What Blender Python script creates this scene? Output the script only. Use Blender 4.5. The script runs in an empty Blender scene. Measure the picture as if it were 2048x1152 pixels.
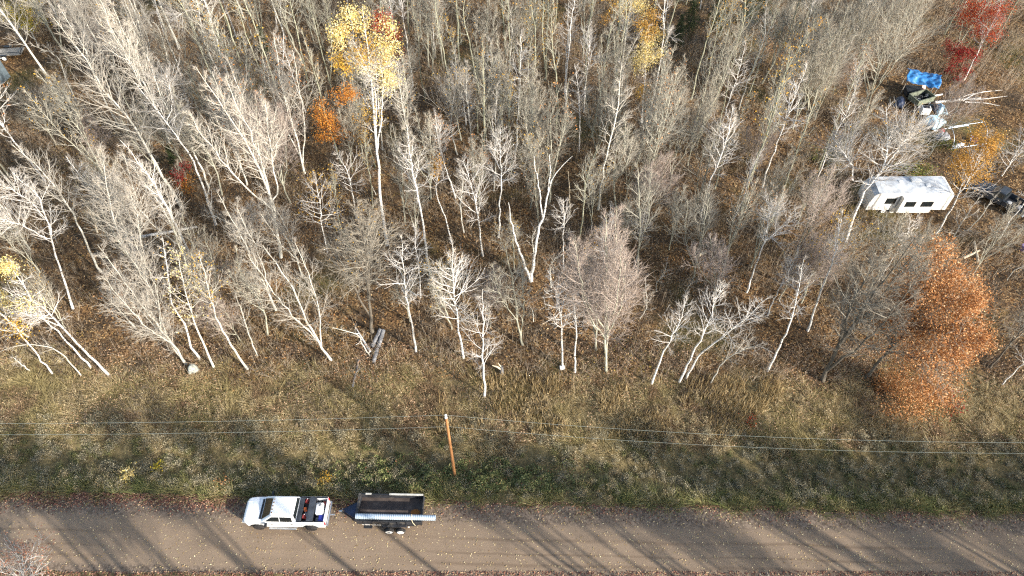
import bpy, bmesh, math, random
import numpy as np
from mathutils import Vector, Matrix
R = math.radians
D = bpy.data
scene = bpy.context.scene
COL = scene.collection
rng = np.random.default_rng(11)
random.seed(5)

# ------------------------------------------------------------------ camera
CAM_H, PITCH, FPX = 50.0, 51.2, 1400.0          # drone height, degrees below the horizon, focal length in 2048-px pixels
cam = D.cameras.new('camera'); camo = D.objects.new('camera', cam); COL.objects.link(camo)
cam.sensor_width = 36.0; cam.lens = FPX / 2048 * 36.0
cam.clip_start = 0.5; cam.clip_end = 3000
camo.location = (0, 0, CAM_H); camo.rotation_euler = (R(90 - PITCH), 0, 0)
scene.camera = camo
# ------------------------------------------------------------------ light
SUN_EL, SUN_AZ = 23.0, (0.80, -0.60)            # towards the sun on the ground plane
w = D.worlds.new('World'); scene.world = w; w.use_nodes = True
nt = w.node_tree; bg = nt.nodes['Background']
sky = nt.nodes.new('ShaderNodeTexSky'); sky.sky_type = 'NISHITA'; sky.sun_disc = False
sky.sun_elevation = R(SUN_EL); sky.sun_rotation = math.atan2(SUN_AZ[0], SUN_AZ[1])
wb = nt.nodes.new('ShaderNodeMix'); wb.data_type = 'RGBA'; wb.blend_type = 'MULTIPLY'; wb.inputs[0].default_value = 1; wb.inputs[7].default_value = (1.06, 1.0, .92, 1)   # the photo's warm white balance
nt.links.new(sky.outputs[0], wb.inputs[6]); nt.links.new(wb.outputs[2], bg.inputs[0]); bg.inputs[1].default_value = 0.15
sl = D.lights.new('sun', 'SUN'); sl.energy = 4.3; sl.angle = R(1.1); sl.color = (1.0, 0.925, 0.82)
so = D.objects.new('sun', sl); COL.objects.link(so)
sd = Vector((SUN_AZ[0] * math.cos(R(SUN_EL)), SUN_AZ[1] * math.cos(R(SUN_EL)), math.sin(R(SUN_EL))))
so.rotation_euler = sd.to_track_quat('Z', 'Y').to_euler(); so.location = (60, -60, 60)
scene.view_settings.view_transform = 'Standard'; scene.view_settings.look = 'None'
scene.view_settings.gamma = 1.0; scene.view_settings.exposure = 1.3
scene.cycles.max_bounces = 4; scene.cycles.diffuse_bounces = 3; scene.cycles.glossy_bounces = 2
scene.cycles.use_denoising = False
scene.render.filter_size = 1.15 if hasattr(scene.render, 'filter_size') else 1.5
scene.cycles.pixel_filter_type = 'BLACKMAN_HARRIS'; scene.cycles.filter_width = 1.25

# ------------------------------------------------------------------ photo pixel (2048 x 1152) <-> world
CP, SP = math.cos(R(PITCH)), math.sin(R(PITCH))
def ray(x, y):
    u, v = (x - 1024) / FPX, (y - 576) / FPX
    return np.array([u, CP - SP * v, -SP - CP * v])
def road_u(x, y): return y - (19.8 - 0.0209 * x)            # metres beyond the road's far edge
def gz(x, y):
    u = road_u(x, y)
    z = -0.45 * np.exp(-((u - 2.8) / 1.3) ** 2)
    f = np.clip((u - 6) / 8, 0, 1)
    return z + f * (0.22 * np.sin(x * .21 + 1.3) * np.sin(y * .17) + 0.12 * np.sin(x * .53 + y * .31) + 0.05 * np.sin(x * 1.3 - y * 1.1) + .15)
def at(x, y, z=None):
    d = ray(x, y); h = 0.0 if z is None else z
    for _ in range(5):
        p = np.array([0, 0, CAM_H]) + d * ((CAM_H - h) / -d[2])
        if z is not None: break
        h = float(gz(p[0], p[1]))
    p[2] = h
    return p
def near_axis(x, y, b):
    """the point of the ray through a photo pixel that passes closest to the vertical through b"""
    d = ray(x, y); s = (d[0] * b[0] + d[1] * b[1]) / (d[0] ** 2 + d[1] ** 2)
    return np.array([0, 0, CAM_H]) + d * s
def proj(p):
    dx, dy, dz = p[0], p[1], p[2] - CAM_H
    f = dy * CP - dz * SP; v = -dy * SP - dz * CP
    return 1024 + FPX * dx / f, 576 + FPX * v / f, f

# ------------------------------------------------------------------ materials
def mat(name, rough=0.85, metal=0.0, spec=0.3):
    m = D.materials.new(name); m.use_nodes = True
    b = m.node_tree.nodes['Principled BSDF']
    b.inputs['Roughness'].default_value = rough; b.inputs['Metallic'].default_value = metal
    b.inputs['Specular IOR Level'].default_value = spec
    return m, m.node_tree, b
def N(nt, t, **kw):
    n = nt.nodes.new(t)
    for k, v in kw.items():
        if k in n.inputs: n.inputs[k].default_value = v
        else: setattr(n, k, v)
    return n
def ramp(nt, fac, stops, interp='LINEAR'):
    r = nt.nodes.new('ShaderNodeValToRGB'); e = r.color_ramp.elements; r.color_ramp.interpolation = interp
    while len(e) < len(stops): e.new(0.5)
    for q, (p, c) in zip(e, stops): q.position = p; q.color = (*c, 1)
    nt.links.new(fac, r.inputs[0]); return r.outputs[0]
def mix(nt, fac, a, b, mode='MIX'):
    m = nt.nodes.new('ShaderNodeMix'); m.data_type = 'RGBA'; m.blend_type = mode
    for i, s in ((0, fac), (6, a), (7, b)):
        if hasattr(s, 'links'): nt.links.new(s, m.inputs[i])
        else: m.inputs[i].default_value = s if i == 0 else (*s, 1)
    return m.outputs[2]
def math_n(nt, op, a, b=0.0, c=None):
    m = nt.nodes.new('ShaderNodeMath'); m.operation = op
    for i, s in enumerate((a, b) if c is None else (a, b, c)):
        if hasattr(s, 'links'): nt.links.new(s, m.inputs[i])
        else: m.inputs[i].default_value = s
    return m.outputs[0]
def noise(nt, vec, scale, detail=3, rough=0.55):
    n = N(nt, 'ShaderNodeTexNoise', Scale=scale, Detail=detail, Roughness=rough)
    if vec is not None: nt.links.new(vec, n.inputs['Vector'])
    return n.outputs[0]
def smooth(nt, v, lo, hi):
    n = nt.nodes.new('ShaderNodeMapRange'); n.interpolation_type = 'SMOOTHSTEP'
    n.inputs[1].default_value = lo; n.inputs[2].default_value = hi; nt.links.new(v, n.inputs[0]); return n.outputs[0]
def link(nt, a, b): nt.links.new(a, b)
def bump(nt, b, h, strength=0.5, dist=0.05):
    n = N(nt, 'ShaderNodeBump', Strength=strength, Distance=dist); link(nt, h, n.inputs['Height']); link(nt, n.outputs[0], b.inputs['Normal'])

def paint(name, col, rough=0.4, metal=0.0, var=0.08, scale=4.0, spec=0.4, dirt=None):
    m, t, b = mat(name, rough, metal, spec)
    oc = t.nodes.new('ShaderNodeTexCoord').outputs['Object']
    f = noise(t, oc, scale, 4)
    c2 = tuple(max(0, c * (1 - 2.2 * var)) for c in col); c3 = tuple(min(1, c * (1 + var)) for c in col)
    c = ramp(t, f, [(0.3, c2), (0.7, c3)])
    if dirt:
        c = mix(t, smooth(t, noise(t, oc, scale * .7, 5, .7), .52, .7), c, dirt)
    link(t, c, b.inputs['Base Color'])
    return m

def bark(name, stops, dark=None, marks=0.0, rough=0.9, var=0.3, zscale=.25):
    m, t, b = mat(name, rough, 0, .15)
    oc = t.nodes.new('ShaderNodeTexCoord').outputs['Object']
    mp = N(t, 'ShaderNodeMapping'); link(t, oc, mp.inputs[0]); mp.inputs['Scale'].default_value = (3, 3, 3 * zscale)
    f = noise(t, mp.outputs[0], 2.2, 4, .65)
    c = ramp(t, f, stops)
    if dark:
        m2 = N(t, 'ShaderNodeMapping'); link(t, oc, m2.inputs[0]); m2.inputs['Scale'].default_value = (2.2, 2.2, 9)
        k = noise(t, m2.outputs[0], 1.0, 3, .6)
        c = mix(t, smooth(t, k, .66 - marks, .72 - marks), c, dark)
    rnd = t.nodes.new('ShaderNodeObjectInfo').outputs['Random']
    g = t.nodes.new('ShaderNodeMapRange'); g.inputs[3].default_value = 1 - var; g.inputs[4].default_value = 1 + var * .6; link(t, rnd, g.inputs[0])
    cc = N(t, 'ShaderNodeHueSaturation'); link(t, c, cc.inputs['Color']); link(t, g.outputs[0], cc.inputs['Value'])
    link(t, cc.outputs[0], b.inputs['Base Color'])
    return m
def island(name, stops, rough=0.8, patch=None, pscale=.15, transl=0.25, patch2=None):
    """many small leaves or blades: each loose piece takes its own colour from the ramp; patches of other plants by place"""
    m, t, b = mat(name, rough, 0, .15)
    geo = t.nodes.new('ShaderNodeNewGeometry'); r = geo.outputs['Random Per Island']
    c = ramp(t, r, stops, 'LINEAR')
    if patch:
        c2 = ramp(t, r, patch)
        pos = t.nodes.new('ShaderNodeTexCoord').outputs['Object']
        c = mix(t, smooth(t, noise(t, pos, pscale, 3, .6), .45, .6), c, c2)
        if patch2:
            off = N(t, 'ShaderNodeVectorMath', operation='ADD'); link(t, pos, off.inputs[0]); off.inputs[1].default_value = (37, 11, 5)
            c = mix(t, smooth(t, noise(t, off.outputs[0], pscale * 1.3, 4, .65), .50, .62), c, ramp(t, r, patch2))
    link(t, c, b.inputs['Base Color'])
    if transl:
        tr = N(t, 'ShaderNodeBsdfTranslucent'); link(t, c, tr.inputs[0])
        mx = N(t, 'ShaderNodeMixShader', Fac=transl); link(t, b.outputs[0], mx.inputs[1]); link(t, tr.outputs[0], mx.inputs[2])
        link(t, mx.outputs[0], t.nodes['Material Output'].inputs[0])
    return m

M = {}
M['birch'] = bark('white_birch_bark', [(.25, (.45, .43, .39)), (.55, (.74, .72, .68))], (.08, .07, .06), .10, var=.2)
M['birch_twig'] = bark('pale_birch_twigs', [(.3, (.50, .47, .43)), (.7, (.72, .69, .65))], var=.25)
M['aspen'] = bark('pale_aspen_bark', [(.25, (.38, .37, .31)), (.6, (.62, .60, .53))], (.10, .09, .08), .05, var=.25)
M['aspen_twig'] = bark('pale_aspen_twigs', [(.3, (.42, .39, .33)), (.7, (.58, .54, .47))], var=.25)
M['maple'] = bark('grey_maple_bark', [(.3, (.24, .235, .18)), (.7, (.46, .45, .36))], var=.25)
M['maple_twig'] = bark('grey_maple_twigs', [(.3, (.38, .36, .295)), (.7, (.55, .52, .43))], var=.3)
M['pink_twig'] = bark('pinkish_maple_twigs', [(.3, (.38, .315, .27)), (.7, (.53, .455, .40))], var=.25)
M['pole'] = bark('greenish_pole_bark', [(.3, (.22, .225, .155)), (.7, (.44, .435, .32))], var=.25)
M['pole_twig'] = bark('greenish_grey_twigs', [(.3, (.33, .325, .255)), (.7, (.49, .475, .385))], var=.3)
M['oak'] = bark('dark_oak_bark', [(.3, (.07, .06, .05)), (.7, (.17, .15, .12))], var=.15)
M['oak_twig'] = bark('grey_oak_twigs', [(.3, (.22, .20, .165)), (.7, (.34, .31, .25))], var=.2)
M['snag'] = bark('bleached_dead_wood', [(.3, (.42, .35, .24)), (.7, (.66, .58, .44))], (.16, .12, .08), -.02, var=.1)
M['log'] = bark('grey_log_bark', [(.3, (.07, .07, .072)), (.7, (.30, .30, .31))], (.025, .025, .025), .1, var=.1)
M['fine_pale'] = bark('brownish_birch_twiglets', [(.3, (.32, .28, .23)), (.7, (.48, .43, .37))], var=.25)
M['fine_grey'] = bark('brown_grey_twiglets', [(.3, (.20, .17, .13)), (.7, (.335, .29, .23))], var=.3)
M['fine_pink'] = bark('pinkish_brown_twiglets', [(.3, (.27, .21, .17)), (.7, (.40, .325, .27))], var=.25)
M['leaf_yellow'] = island('yellow_aspen_leaves', [(0, (.62, .44, .11)), (.5, (.82, .67, .28)), (1, (.92, .83, .54))], transl=.35)
M['leaf_gold'] = island('sparse_gold_leaves', [(0, (.40, .22, .03)), (1, (.66, .42, .08))], transl=.3)
M['leaf_oak'] = island('russet_oak_leaves', [(0, (.26, .10, .035)), (.45, (.44, .20, .072)), (.8, (.57, .30, .125)), (1, (.70, .47, .28))], transl=.2)
M['leaf_orange'] = island('orange_leaves', [(0, (.40, .12, .02)), (.6, (.55, .22, .035)), (1, (.62, .34, .08))], transl=.3)
M['leaf_amber'] = island('amber_leaves', [(0, (.36, .17, .03)), (.6, (.52, .29, .06)), (1, (.58, .36, .12))], transl=.3)
M['leaf_red'] = island('red_maple_leaves', [(0, (.22, .018, .012)), (.6, (.44, .055, .022)), (1, (.60, .17, .05))], transl=.3)
M['leaf_crimson'] = island('crimson_leaves', [(0, (.16, .012, .014)), (1, (.34, .04, .03))], transl=.25)
M['leaf_green'] = island('yellow_green_leaves', [(0, (.20, .18, .02)), (.5, (.36, .31, .04)), (1, (.56, .40, .05))], transl=.3)
M['leaf_bush'] = island('green_bush_leaves', [(0, (.05, .075, .02)), (.6, (.12, .15, .035)), (1, (.30, .29, .06))], transl=.2)
M['needle'] = island('dark_green_needles', [(0, (.025, .04, .018)), (1, (.07, .09, .035))], transl=.1)
M['leaf_pink'] = island('pale_rust_leaves', [(0, (.34, .14, .08)), (1, (.60, .36, .26))], transl=.25)

# ------------------------------------------------------------------ mesh helpers
def np_mesh(name, V, F, mats, smooth=True):
    """V (n,3); F list of int arrays (m,3) or (m,4)"""
    me = D.meshes.new(name)
    V = np.asarray(V, np.float32); me.vertices.add(len(V)); me.vertices.foreach_set('co', V.ravel())
    loops = np.concatenate([f.ravel() for f in F]).astype(np.int32)
    sizes = np.concatenate([np.full(len(f), f.shape[1], np.int32) for f in F])
    me.loops.add(len(loops)); me.loops.foreach_set('vertex_index', loops)
    me.polygons.add(len(sizes)); me.polygons.foreach_set('loop_start', np.concatenate([[0], np.cumsum(sizes)[:-1]]).astype(np.int32))
    me.polygons.foreach_set('loop_total', sizes)
    if smooth: me.polygons.foreach_set('use_smooth', np.ones(len(sizes), bool))
    for m in (mats if isinstance(mats, (list, tuple)) else [mats]): me.materials.append(m)
    me.update(calc_edges=True); me.validate()
    return me
class Geo:
    def __init__(s): s.V, s.F, s.n = [], [], 0
    def add(s, V, *Fs):
        s.V.append(V.reshape(-1, 3))
        for f in Fs: s.F.append(f + s.n)
        s.n += len(s.V[-1])
    def mesh(s, name, m, smooth=True):
        me = np_mesh(name, np.concatenate(s.V), s.F, m, smooth)
        if getattr(s, 'split', 0): me.polygons.foreach_set('material_index', (np.arange(len(me.polygons)) >= s.split).astype(np.int32))
        return me
    def cut(s): s.split = sum(len(f) for f in s.F)          # the faces added from here on take the second material
def norm(a): return a / np.maximum(np.linalg.norm(a, axis=-1, keepdims=True), 1e-9)
def tubes(g, P, Rr, S):
    """P (n,k,3) polylines, Rr (n,k)"""
    n, k, _ = P.shape
    d = norm(P[:, -1] - P[:, 0]); ref = np.where(np.abs(d[:, 2:3]) > .9, np.array([[1., 0, 0]]), np.array([[0, 0, 1.]]))
    a = norm(np.cross(d, ref)); b = np.cross(d, a)
    th = np.arange(S) * 2 * np.pi / S
    off = a[:, None, None] * np.cos(th)[None, None, :, None] + b[:, None, None] * np.sin(th)[None, None, :, None]
    V = P[:, :, None] + off * Rr[:, :, None, None]
    i = np.arange(n)[:, None, None] * k * S; j = np.arange(k - 1)[None, :, None] * S; s0 = np.arange(S)[None, None]; s1 = (s0 + 1) % S
    F = np.stack([i + j + s0, i + j + s1, i + j + S + s1, i + j + S + s0], -1).reshape(-1, 4)
    g.add(V, F)
def cones(g, A, B, r):
    n = len(A); d = norm(B - A); ref = np.where(np.abs(d[:, 2:3]) > .9, np.array([[1., 0, 0]]), np.array([[0, 0, 1.]]))
    a = norm(np.cross(d, ref)); b = np.cross(d, a); r = np.asarray(r).reshape(-1, 1)
    V = np.stack([A + a * r, A + (-.5 * a + .87 * b) * r, A + (-.5 * a - .87 * b) * r, B], 1)
    i = np.arange(n)[:, None] * 4
    F = np.concatenate([i + np.array([[0, 1, 3]]), i + np.array([[1, 2, 3]]), i + np.array([[2, 0, 3]])])
    g.add(V, F)
def quads(g, C, size, flat=0.0, aspect=.65, r=rng):
    """leaf-sized four-cornered faces at C; flat: 0 any tilt .. 1 level"""
    n = len(C); nrm = norm(r.normal(size=(n, 3)) * (1 - flat) + np.array([0, 0, 1.]) * (flat * 1.6 + .15))
    a = norm(np.cross(nrm, r.normal(size=(n, 3)))); b = np.cross(nrm, a)
    s = (size * r.uniform(.6, 1.35, n))[:, None] * .5
    bend = nrm * s * r.uniform(-.5, .5, (n, 1))
    V = np.stack([C - a * s, C - b * s * aspect + bend, C + a * s, C + b * s * aspect + bend], 1)
    g.add(V, np.arange(n * 4).reshape(n, 4))
def spline(pts, k):
    pts = np.asarray(pts, float)
    if len(pts) == 2: pts = np.array([pts[0], (pts[0] + pts[1]) / 2, pts[1]])
    p = np.concatenate([[2 * pts[0] - pts[1]], pts, [2 * pts[-1] - pts[-2]]])
    seg = np.linalg.norm(np.diff(pts, axis=0), axis=1); cs = np.concatenate([[0], np.cumsum(seg)]); out = []
    for s in np.linspace(0, cs[-1], k):
        i = min(np.searchsorted(cs, s, 'right') - 1, len(pts) - 2); t = (s - cs[i]) / max(seg[i], 1e-9)
        a, b, c, d = p[i:i + 4]
        out.append(.5 * (2 * b + (c - a) * t + (2 * a - 5 * b + 4 * c - d) * t * t + (3 * b - a - 3 * c + d) * t ** 3))
    return np.array(out)

# ------------------------------------------------------------------ object helpers
def put(name, me, parent=None, loc=(0, 0, 0)):
    o = D.objects.new(name, me); COL.objects.link(o); o.location = loc
    if parent: o.parent = parent
    return o
def tag(o, label, cat=None, group=None, kind=None):
    o['label'] = label
    if cat: o['category'] = cat
    if group: o['group'] = group
    if kind: o['kind'] = kind
    return o
def thing(name, loc, label, cat, group=None, rz=0.0):
    o = D.objects.new(name, None); COL.objects.link(o); o.location = loc; o.rotation_euler = (0, 0, rz); o.empty_display_size = .3
    return tag(o, label, cat, group)
# ------------------------------------------------------------------ the ground, one sheet
def axis(lo, hi, step, far):
    a = np.arange(lo, hi + step, step); o = np.array([4, 12, 30, 80, 200, 450, far])
    return np.concatenate([lo - o[::-1], a, hi + o])
gx, gy = axis(-80, 80, .5, 900), axis(-12, 112, .5, 900)
GX, GY = np.meshgrid(gx, gy, indexing='ij'); GZ = gz(GX, GY)
inside = (np.abs(GX) < 80) & (GY > -12) & (GY < 112) & (road_u(GX, GY) > .3)
GZ = GZ + inside * rng.normal(0, .025, GX.shape)
ii = np.arange(len(gx) * len(gy)).reshape(len(gx), len(gy))
F = np.stack([ii[:-1, :-1], ii[1:, :-1], ii[1:, 1:], ii[:-1, 1:]], -1).reshape(-1, 4)
m, t, b = mat('leaf_strewn_forest_floor', .95, 0, .1)
oc = t.nodes.new('ShaderNodeTexCoord').outputs['Object']
sx = N(t, 'ShaderNodeSeparateXYZ'); link(t, oc, sx.inputs[0])
u = math_n(t, 'ADD', math_n(t, 'ADD', sx.outputs[1], -19.8), math_n(t, 'MULTIPLY', sx.outputs[0], .0209))
vor = N(t, 'ShaderNodeTexVoronoi', Scale=7.0); link(t, oc, vor.inputs['Vector'])
vs = N(t, 'ShaderNodeSeparateColor'); link(t, vor.outputs['Color'], vs.inputs[0])
leafc = ramp(t, vs.outputs[0], [(0, (.035, .024, .015)), (.35, (.10, .060, .032)), (.62, (.18, .104, .048)), (.85, (.26, .155, .068)), (1, (.37, .27, .15))])
soil = ramp(t, noise(t, oc, 2.5, 5, .65), [(.3, (.035, .026, .018)), (.7, (.12, .082, .05))])
litter = mix(t, smooth(t, noise(t, oc, .35, 4, .6), .36, .58), soil, leafc)
olive = ramp(t, noise(t, oc, 4.0, 5, .7), [(.3, (.05, .045, .016)), (.7, (.16, .13, .05))])
litter = mix(t, smooth(t, noise(t, oc, .09, 3, .6), .54, .68), litter, olive)
verge = ramp(t, noise(t, oc, 3.0, 5, .7), [(.28, (.07, .056, .027)), (.72, (.27, .21, .105))])
un = math_n(t, 'ADD', u, math_n(t, 'MULTIPLY', math_n(t, 'SUBTRACT', noise(t, oc, .22, 3, .6), .5), 7.0))
c = mix(t, smooth(t, un, 9.5, 12.5), verge, litter)
link(t, c, b.inputs['Base Color'])
bump(t, b, noise(t, oc, 9, 4, .7), .8, .08)
M['ground'] = m
ground = put('ground', np_mesh('ground', np.stack([GX, GY, GZ], -1).reshape(-1, 3), [F], m))
tag(ground, 'leaf strewn forest floor and grassy verge beside the gravel road', kind='structure')

# ------------------------------------------------------------------ the gravel road
m, t, b = mat('packed_brown_gravel', .92, 0, .12)
oc = t.nodes.new('ShaderNodeTexCoord').outputs['Object']
sx = N(t, 'ShaderNodeSeparateXYZ'); link(t, oc, sx.inputs[0]); Y = sx.outputs[1]        # local y: 0 far edge, negative towards the near side
mp = N(t, 'ShaderNodeMapping'); link(t, oc, mp.inputs[0]); mp.inputs['Scale'].default_value = (.03, 1.0, 1)
streak = noise(t, mp.outputs[0], 2.2, 5, .65)
c = ramp(t, streak, [(.3, (.165, .116, .079)), (.7, (.245, .18, .123))])
c = mix(t, .55, c, ramp(t, noise(t, oc, .35, 4, .6), [(.35, (.155, .111, .075)), (.65, (.262, .192, .132))]))
grit = noise(t, oc, 22, 3, .7)
c = mix(t, .45, c, ramp(t, grit, [(.3, (.115, .085, .062)), (.7, (.315, .245, .18))]))
Yn = math_n(t, 'ADD', Y, math_n(t, 'MULTIPLY', math_n(t, 'SUBTRACT', noise(t, oc, .5, 3, .6), .5), .55))
for lo, hi in ((-4.28, .13), (-2.55, .12), (-3.55, .08)):                                # damp wheel tracks
    d = math_n(t, 'ABSOLUTE', math_n(t, 'SUBTRACT', math_n(t, 'ADD', Y, math_n(t, 'MULTIPLY', math_n(t, 'SUBTRACT', noise(t, oc, .12, 2), .5), .5)), lo))
    k = math_n(t, 'MULTIPLY', math_n(t, 'SUBTRACT', 1.0, smooth(t, d, 0, hi * 1.6)), smooth(t, noise(t, oc, .07, 2), .40, .6))
    c = mix(t, math_n(t, 'MULTIPLY', k, .55), c, (.12, .085, .058))
vg = N(t, 'ShaderNodeTexVoronoi', Scale=9.0); link(t, oc, vg.inputs['Vector'])
coarse = ramp(t, vg.outputs['Color'], [(.1, (.06, .046, .036)), (.6, (.15, .115, .088)), (1, (.27, .21, .16))])
c = mix(t, math_n(t, 'MULTIPLY', smooth(t, Yn, -1.75, -1.15), .75), c, coarse)           # loose stony shoulder along the far edge
c = mix(t, math_n(t, 'MULTIPLY', math_n(t, 'SUBTRACT', 1.0, smooth(t, Yn, -5.0, -4.7)), .75), c, coarse)
link(t, c, b.inputs['Base Color']); bump(t, b, grit, .35, .03)
ROAD_W = 5.35
xs = np.concatenate([np.linspace(-600, -60, 10), np.arange(-58, 59, 1.0), np.linspace(60, 600, 10)]); ys = np.array([0, -.4, -1.2, -2.0, -2.7, -3.4, -4.2, -5.0, -ROAD_W])
rw = rng.normal(0, .09, len(xs)); rw2 = rng.normal(0, .09, len(xs))
RX, RY = np.meshgrid(xs, ys, indexing='ij'); RY = RY.copy(); RY[:, 0] += rw; RY[:, -1] += rw2
RZ = .012 + .05 * (1 - ((RY + ROAD_W / 2) / (ROAD_W / 2)) ** 2).clip(0, 1)
ii = np.arange(RX.size).reshape(RX.shape)
F = np.stack([ii[:-1, :-1], ii[:-1, 1:], ii[1:, 1:], ii[1:, :-1]], -1).reshape(-1, 4)
road = put('road', np_mesh('road', np.stack([RX, RY, RZ], -1).reshape(-1, 3), [F], m), None, (0, 19.8, 0))
road.rotation_euler = (0, 0, math.atan(-.0209)); tag(road, 'packed brown gravel road with dark stony shoulders', kind='structure')
def road_pt(x, v): return np.array([x - .0209 * 0, 19.8 - .0209 * x + v, 0])

# ------------------------------------------------------------------ trees
def stratify(n, lo, hi, r): return lo + (hi - lo) * ((np.arange(n) + r.uniform(0, 1, n)) / n)
def grow(P, Rr, n, tlo, thi, alo, ahi, L, K, trop, jit, rfac, rtip, r, sag=0.0):
    """n side branches on each polyline of P; L(t, parent number) gives their lengths"""
    Np, k, _ = P.shape
    par = np.repeat(np.arange(Np), n)
    t = np.concatenate([stratify(n, tlo, thi, r) for _ in range(Np)]) if n > 1 else r.uniform(tlo, thi, Np)
    fi = np.clip(t * (k - 1), 0, k - 1.001); i = fi.astype(int); f = (fi - i)[:, None]
    pos = P[par, i] * (1 - f) + P[par, i + 1] * f
    tan = norm(P[par, i + 1] - P[par, i]); rad = Rr[par, i] * (1 - f[:, 0]) + Rr[par, i + 1] * f[:, 0]
    ref = np.where(np.abs(tan[:, 2:3]) > .9, np.array([[1., 0, 0]]), np.array([[0, 0, 1.]]))
    a = norm(np.cross(tan, ref)); b = np.cross(tan, a)
    az = np.arange(len(t)) * 2.39996 + r.uniform(0, 6.28) + r.normal(0, .5, len(t))
    an = np.radians(r.uniform(alo, ahi, len(t)))[:, None]
    d = np.cos(an) * tan + np.sin(an) * (a * np.cos(az)[:, None] + b * np.sin(az)[:, None])
    ln = L(t, par) * r.uniform(.7, 1.2, len(t))
    out = np.zeros((len(t), K, 3)); out[:, 0] = pos; step = (ln / (K - 1))[:, None]; p = pos
    for q in range(1, K):
        p = p + d * step; out[:, q] = p
        d = norm(d + np.array([0, 0, trop - sag * q / K]) + r.normal(0, jit, d.shape))
    r0 = np.minimum(rad * .7, rfac * ln + rtip)
    Ro = r0[:, None] * np.linspace(1, 0, K)[None] + rtip * np.linspace(0, 1, K)[None]
    return out, Ro, t, ln
KIND = dict(   # n1, angle, trop, jit, n2, n3, crown start, stems, trunk, twig
    birch=dict(n1=24, ang=(38, 68), trop=.085, jit=.10, n2=6, n3=3, c0=.42, stems=1, bark='birch', twig='birch_twig', rf=.0075, name='birch_tree', base=.0066),
    aspen=dict(n1=30, ang=(34, 60), trop=.10, jit=.07, n2=6, n3=4, c0=.35, stems=1, bark='aspen', twig='aspen_twig', rf=.0075, name='aspen_tree', base=.0066),
    maple=dict(n1=18, ang=(25, 52), trop=.10, jit=.06, n2=7, n3=4, c0=.25, stems=4, bark='maple', twig='maple_twig', rf=.0060, name='maple_tree', base=.0066),
    pale=dict(n1=18, ang=(25, 52), trop=.10, jit=.06, n2=7, n3=4, c0=.25, stems=4, bark='aspen', twig='aspen_twig', rf=.0060, name='maple_tree', base=.0066),
    pink=dict(n1=18, ang=(22, 46), trop=.10, jit=.06, n2=8, n3=4, c0=.22, stems=5, bark='maple', twig='pink_twig', rf=.0055, name='maple_tree', base=.0060),
    pole=dict(n1=22, ang=(28, 54), trop=.12, jit=.08, n2=6, n3=4, c0=.45, stems=1, bark='pole', twig='pole_twig', rf=.0060, name='bare_tree', base=.0060),
    oak=dict(n1=20, ang=(35, 70), trop=.05, jit=.12, n2=7, n3=5, c0=.3, stems=2, bark='oak', twig='oak_twig', rf=.0085, name='oak_tree', base=.0095),
    snag=dict(n1=7, ang=(40, 70), trop=.08, jit=.16, n2=1, n3=0, c0=.45, stems=1, bark='snag', twig='snag', rf=.0140, name='dead_tree', base=.0095),
    sapling=dict(n1=12, ang=(30, 58), trop=.10, jit=.16, n2=4, n3=3, c0=.3, stems=1, bark='aspen', twig='aspen_twig', rf=.0060, name='young_tree', base=.0060),
)
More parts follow.
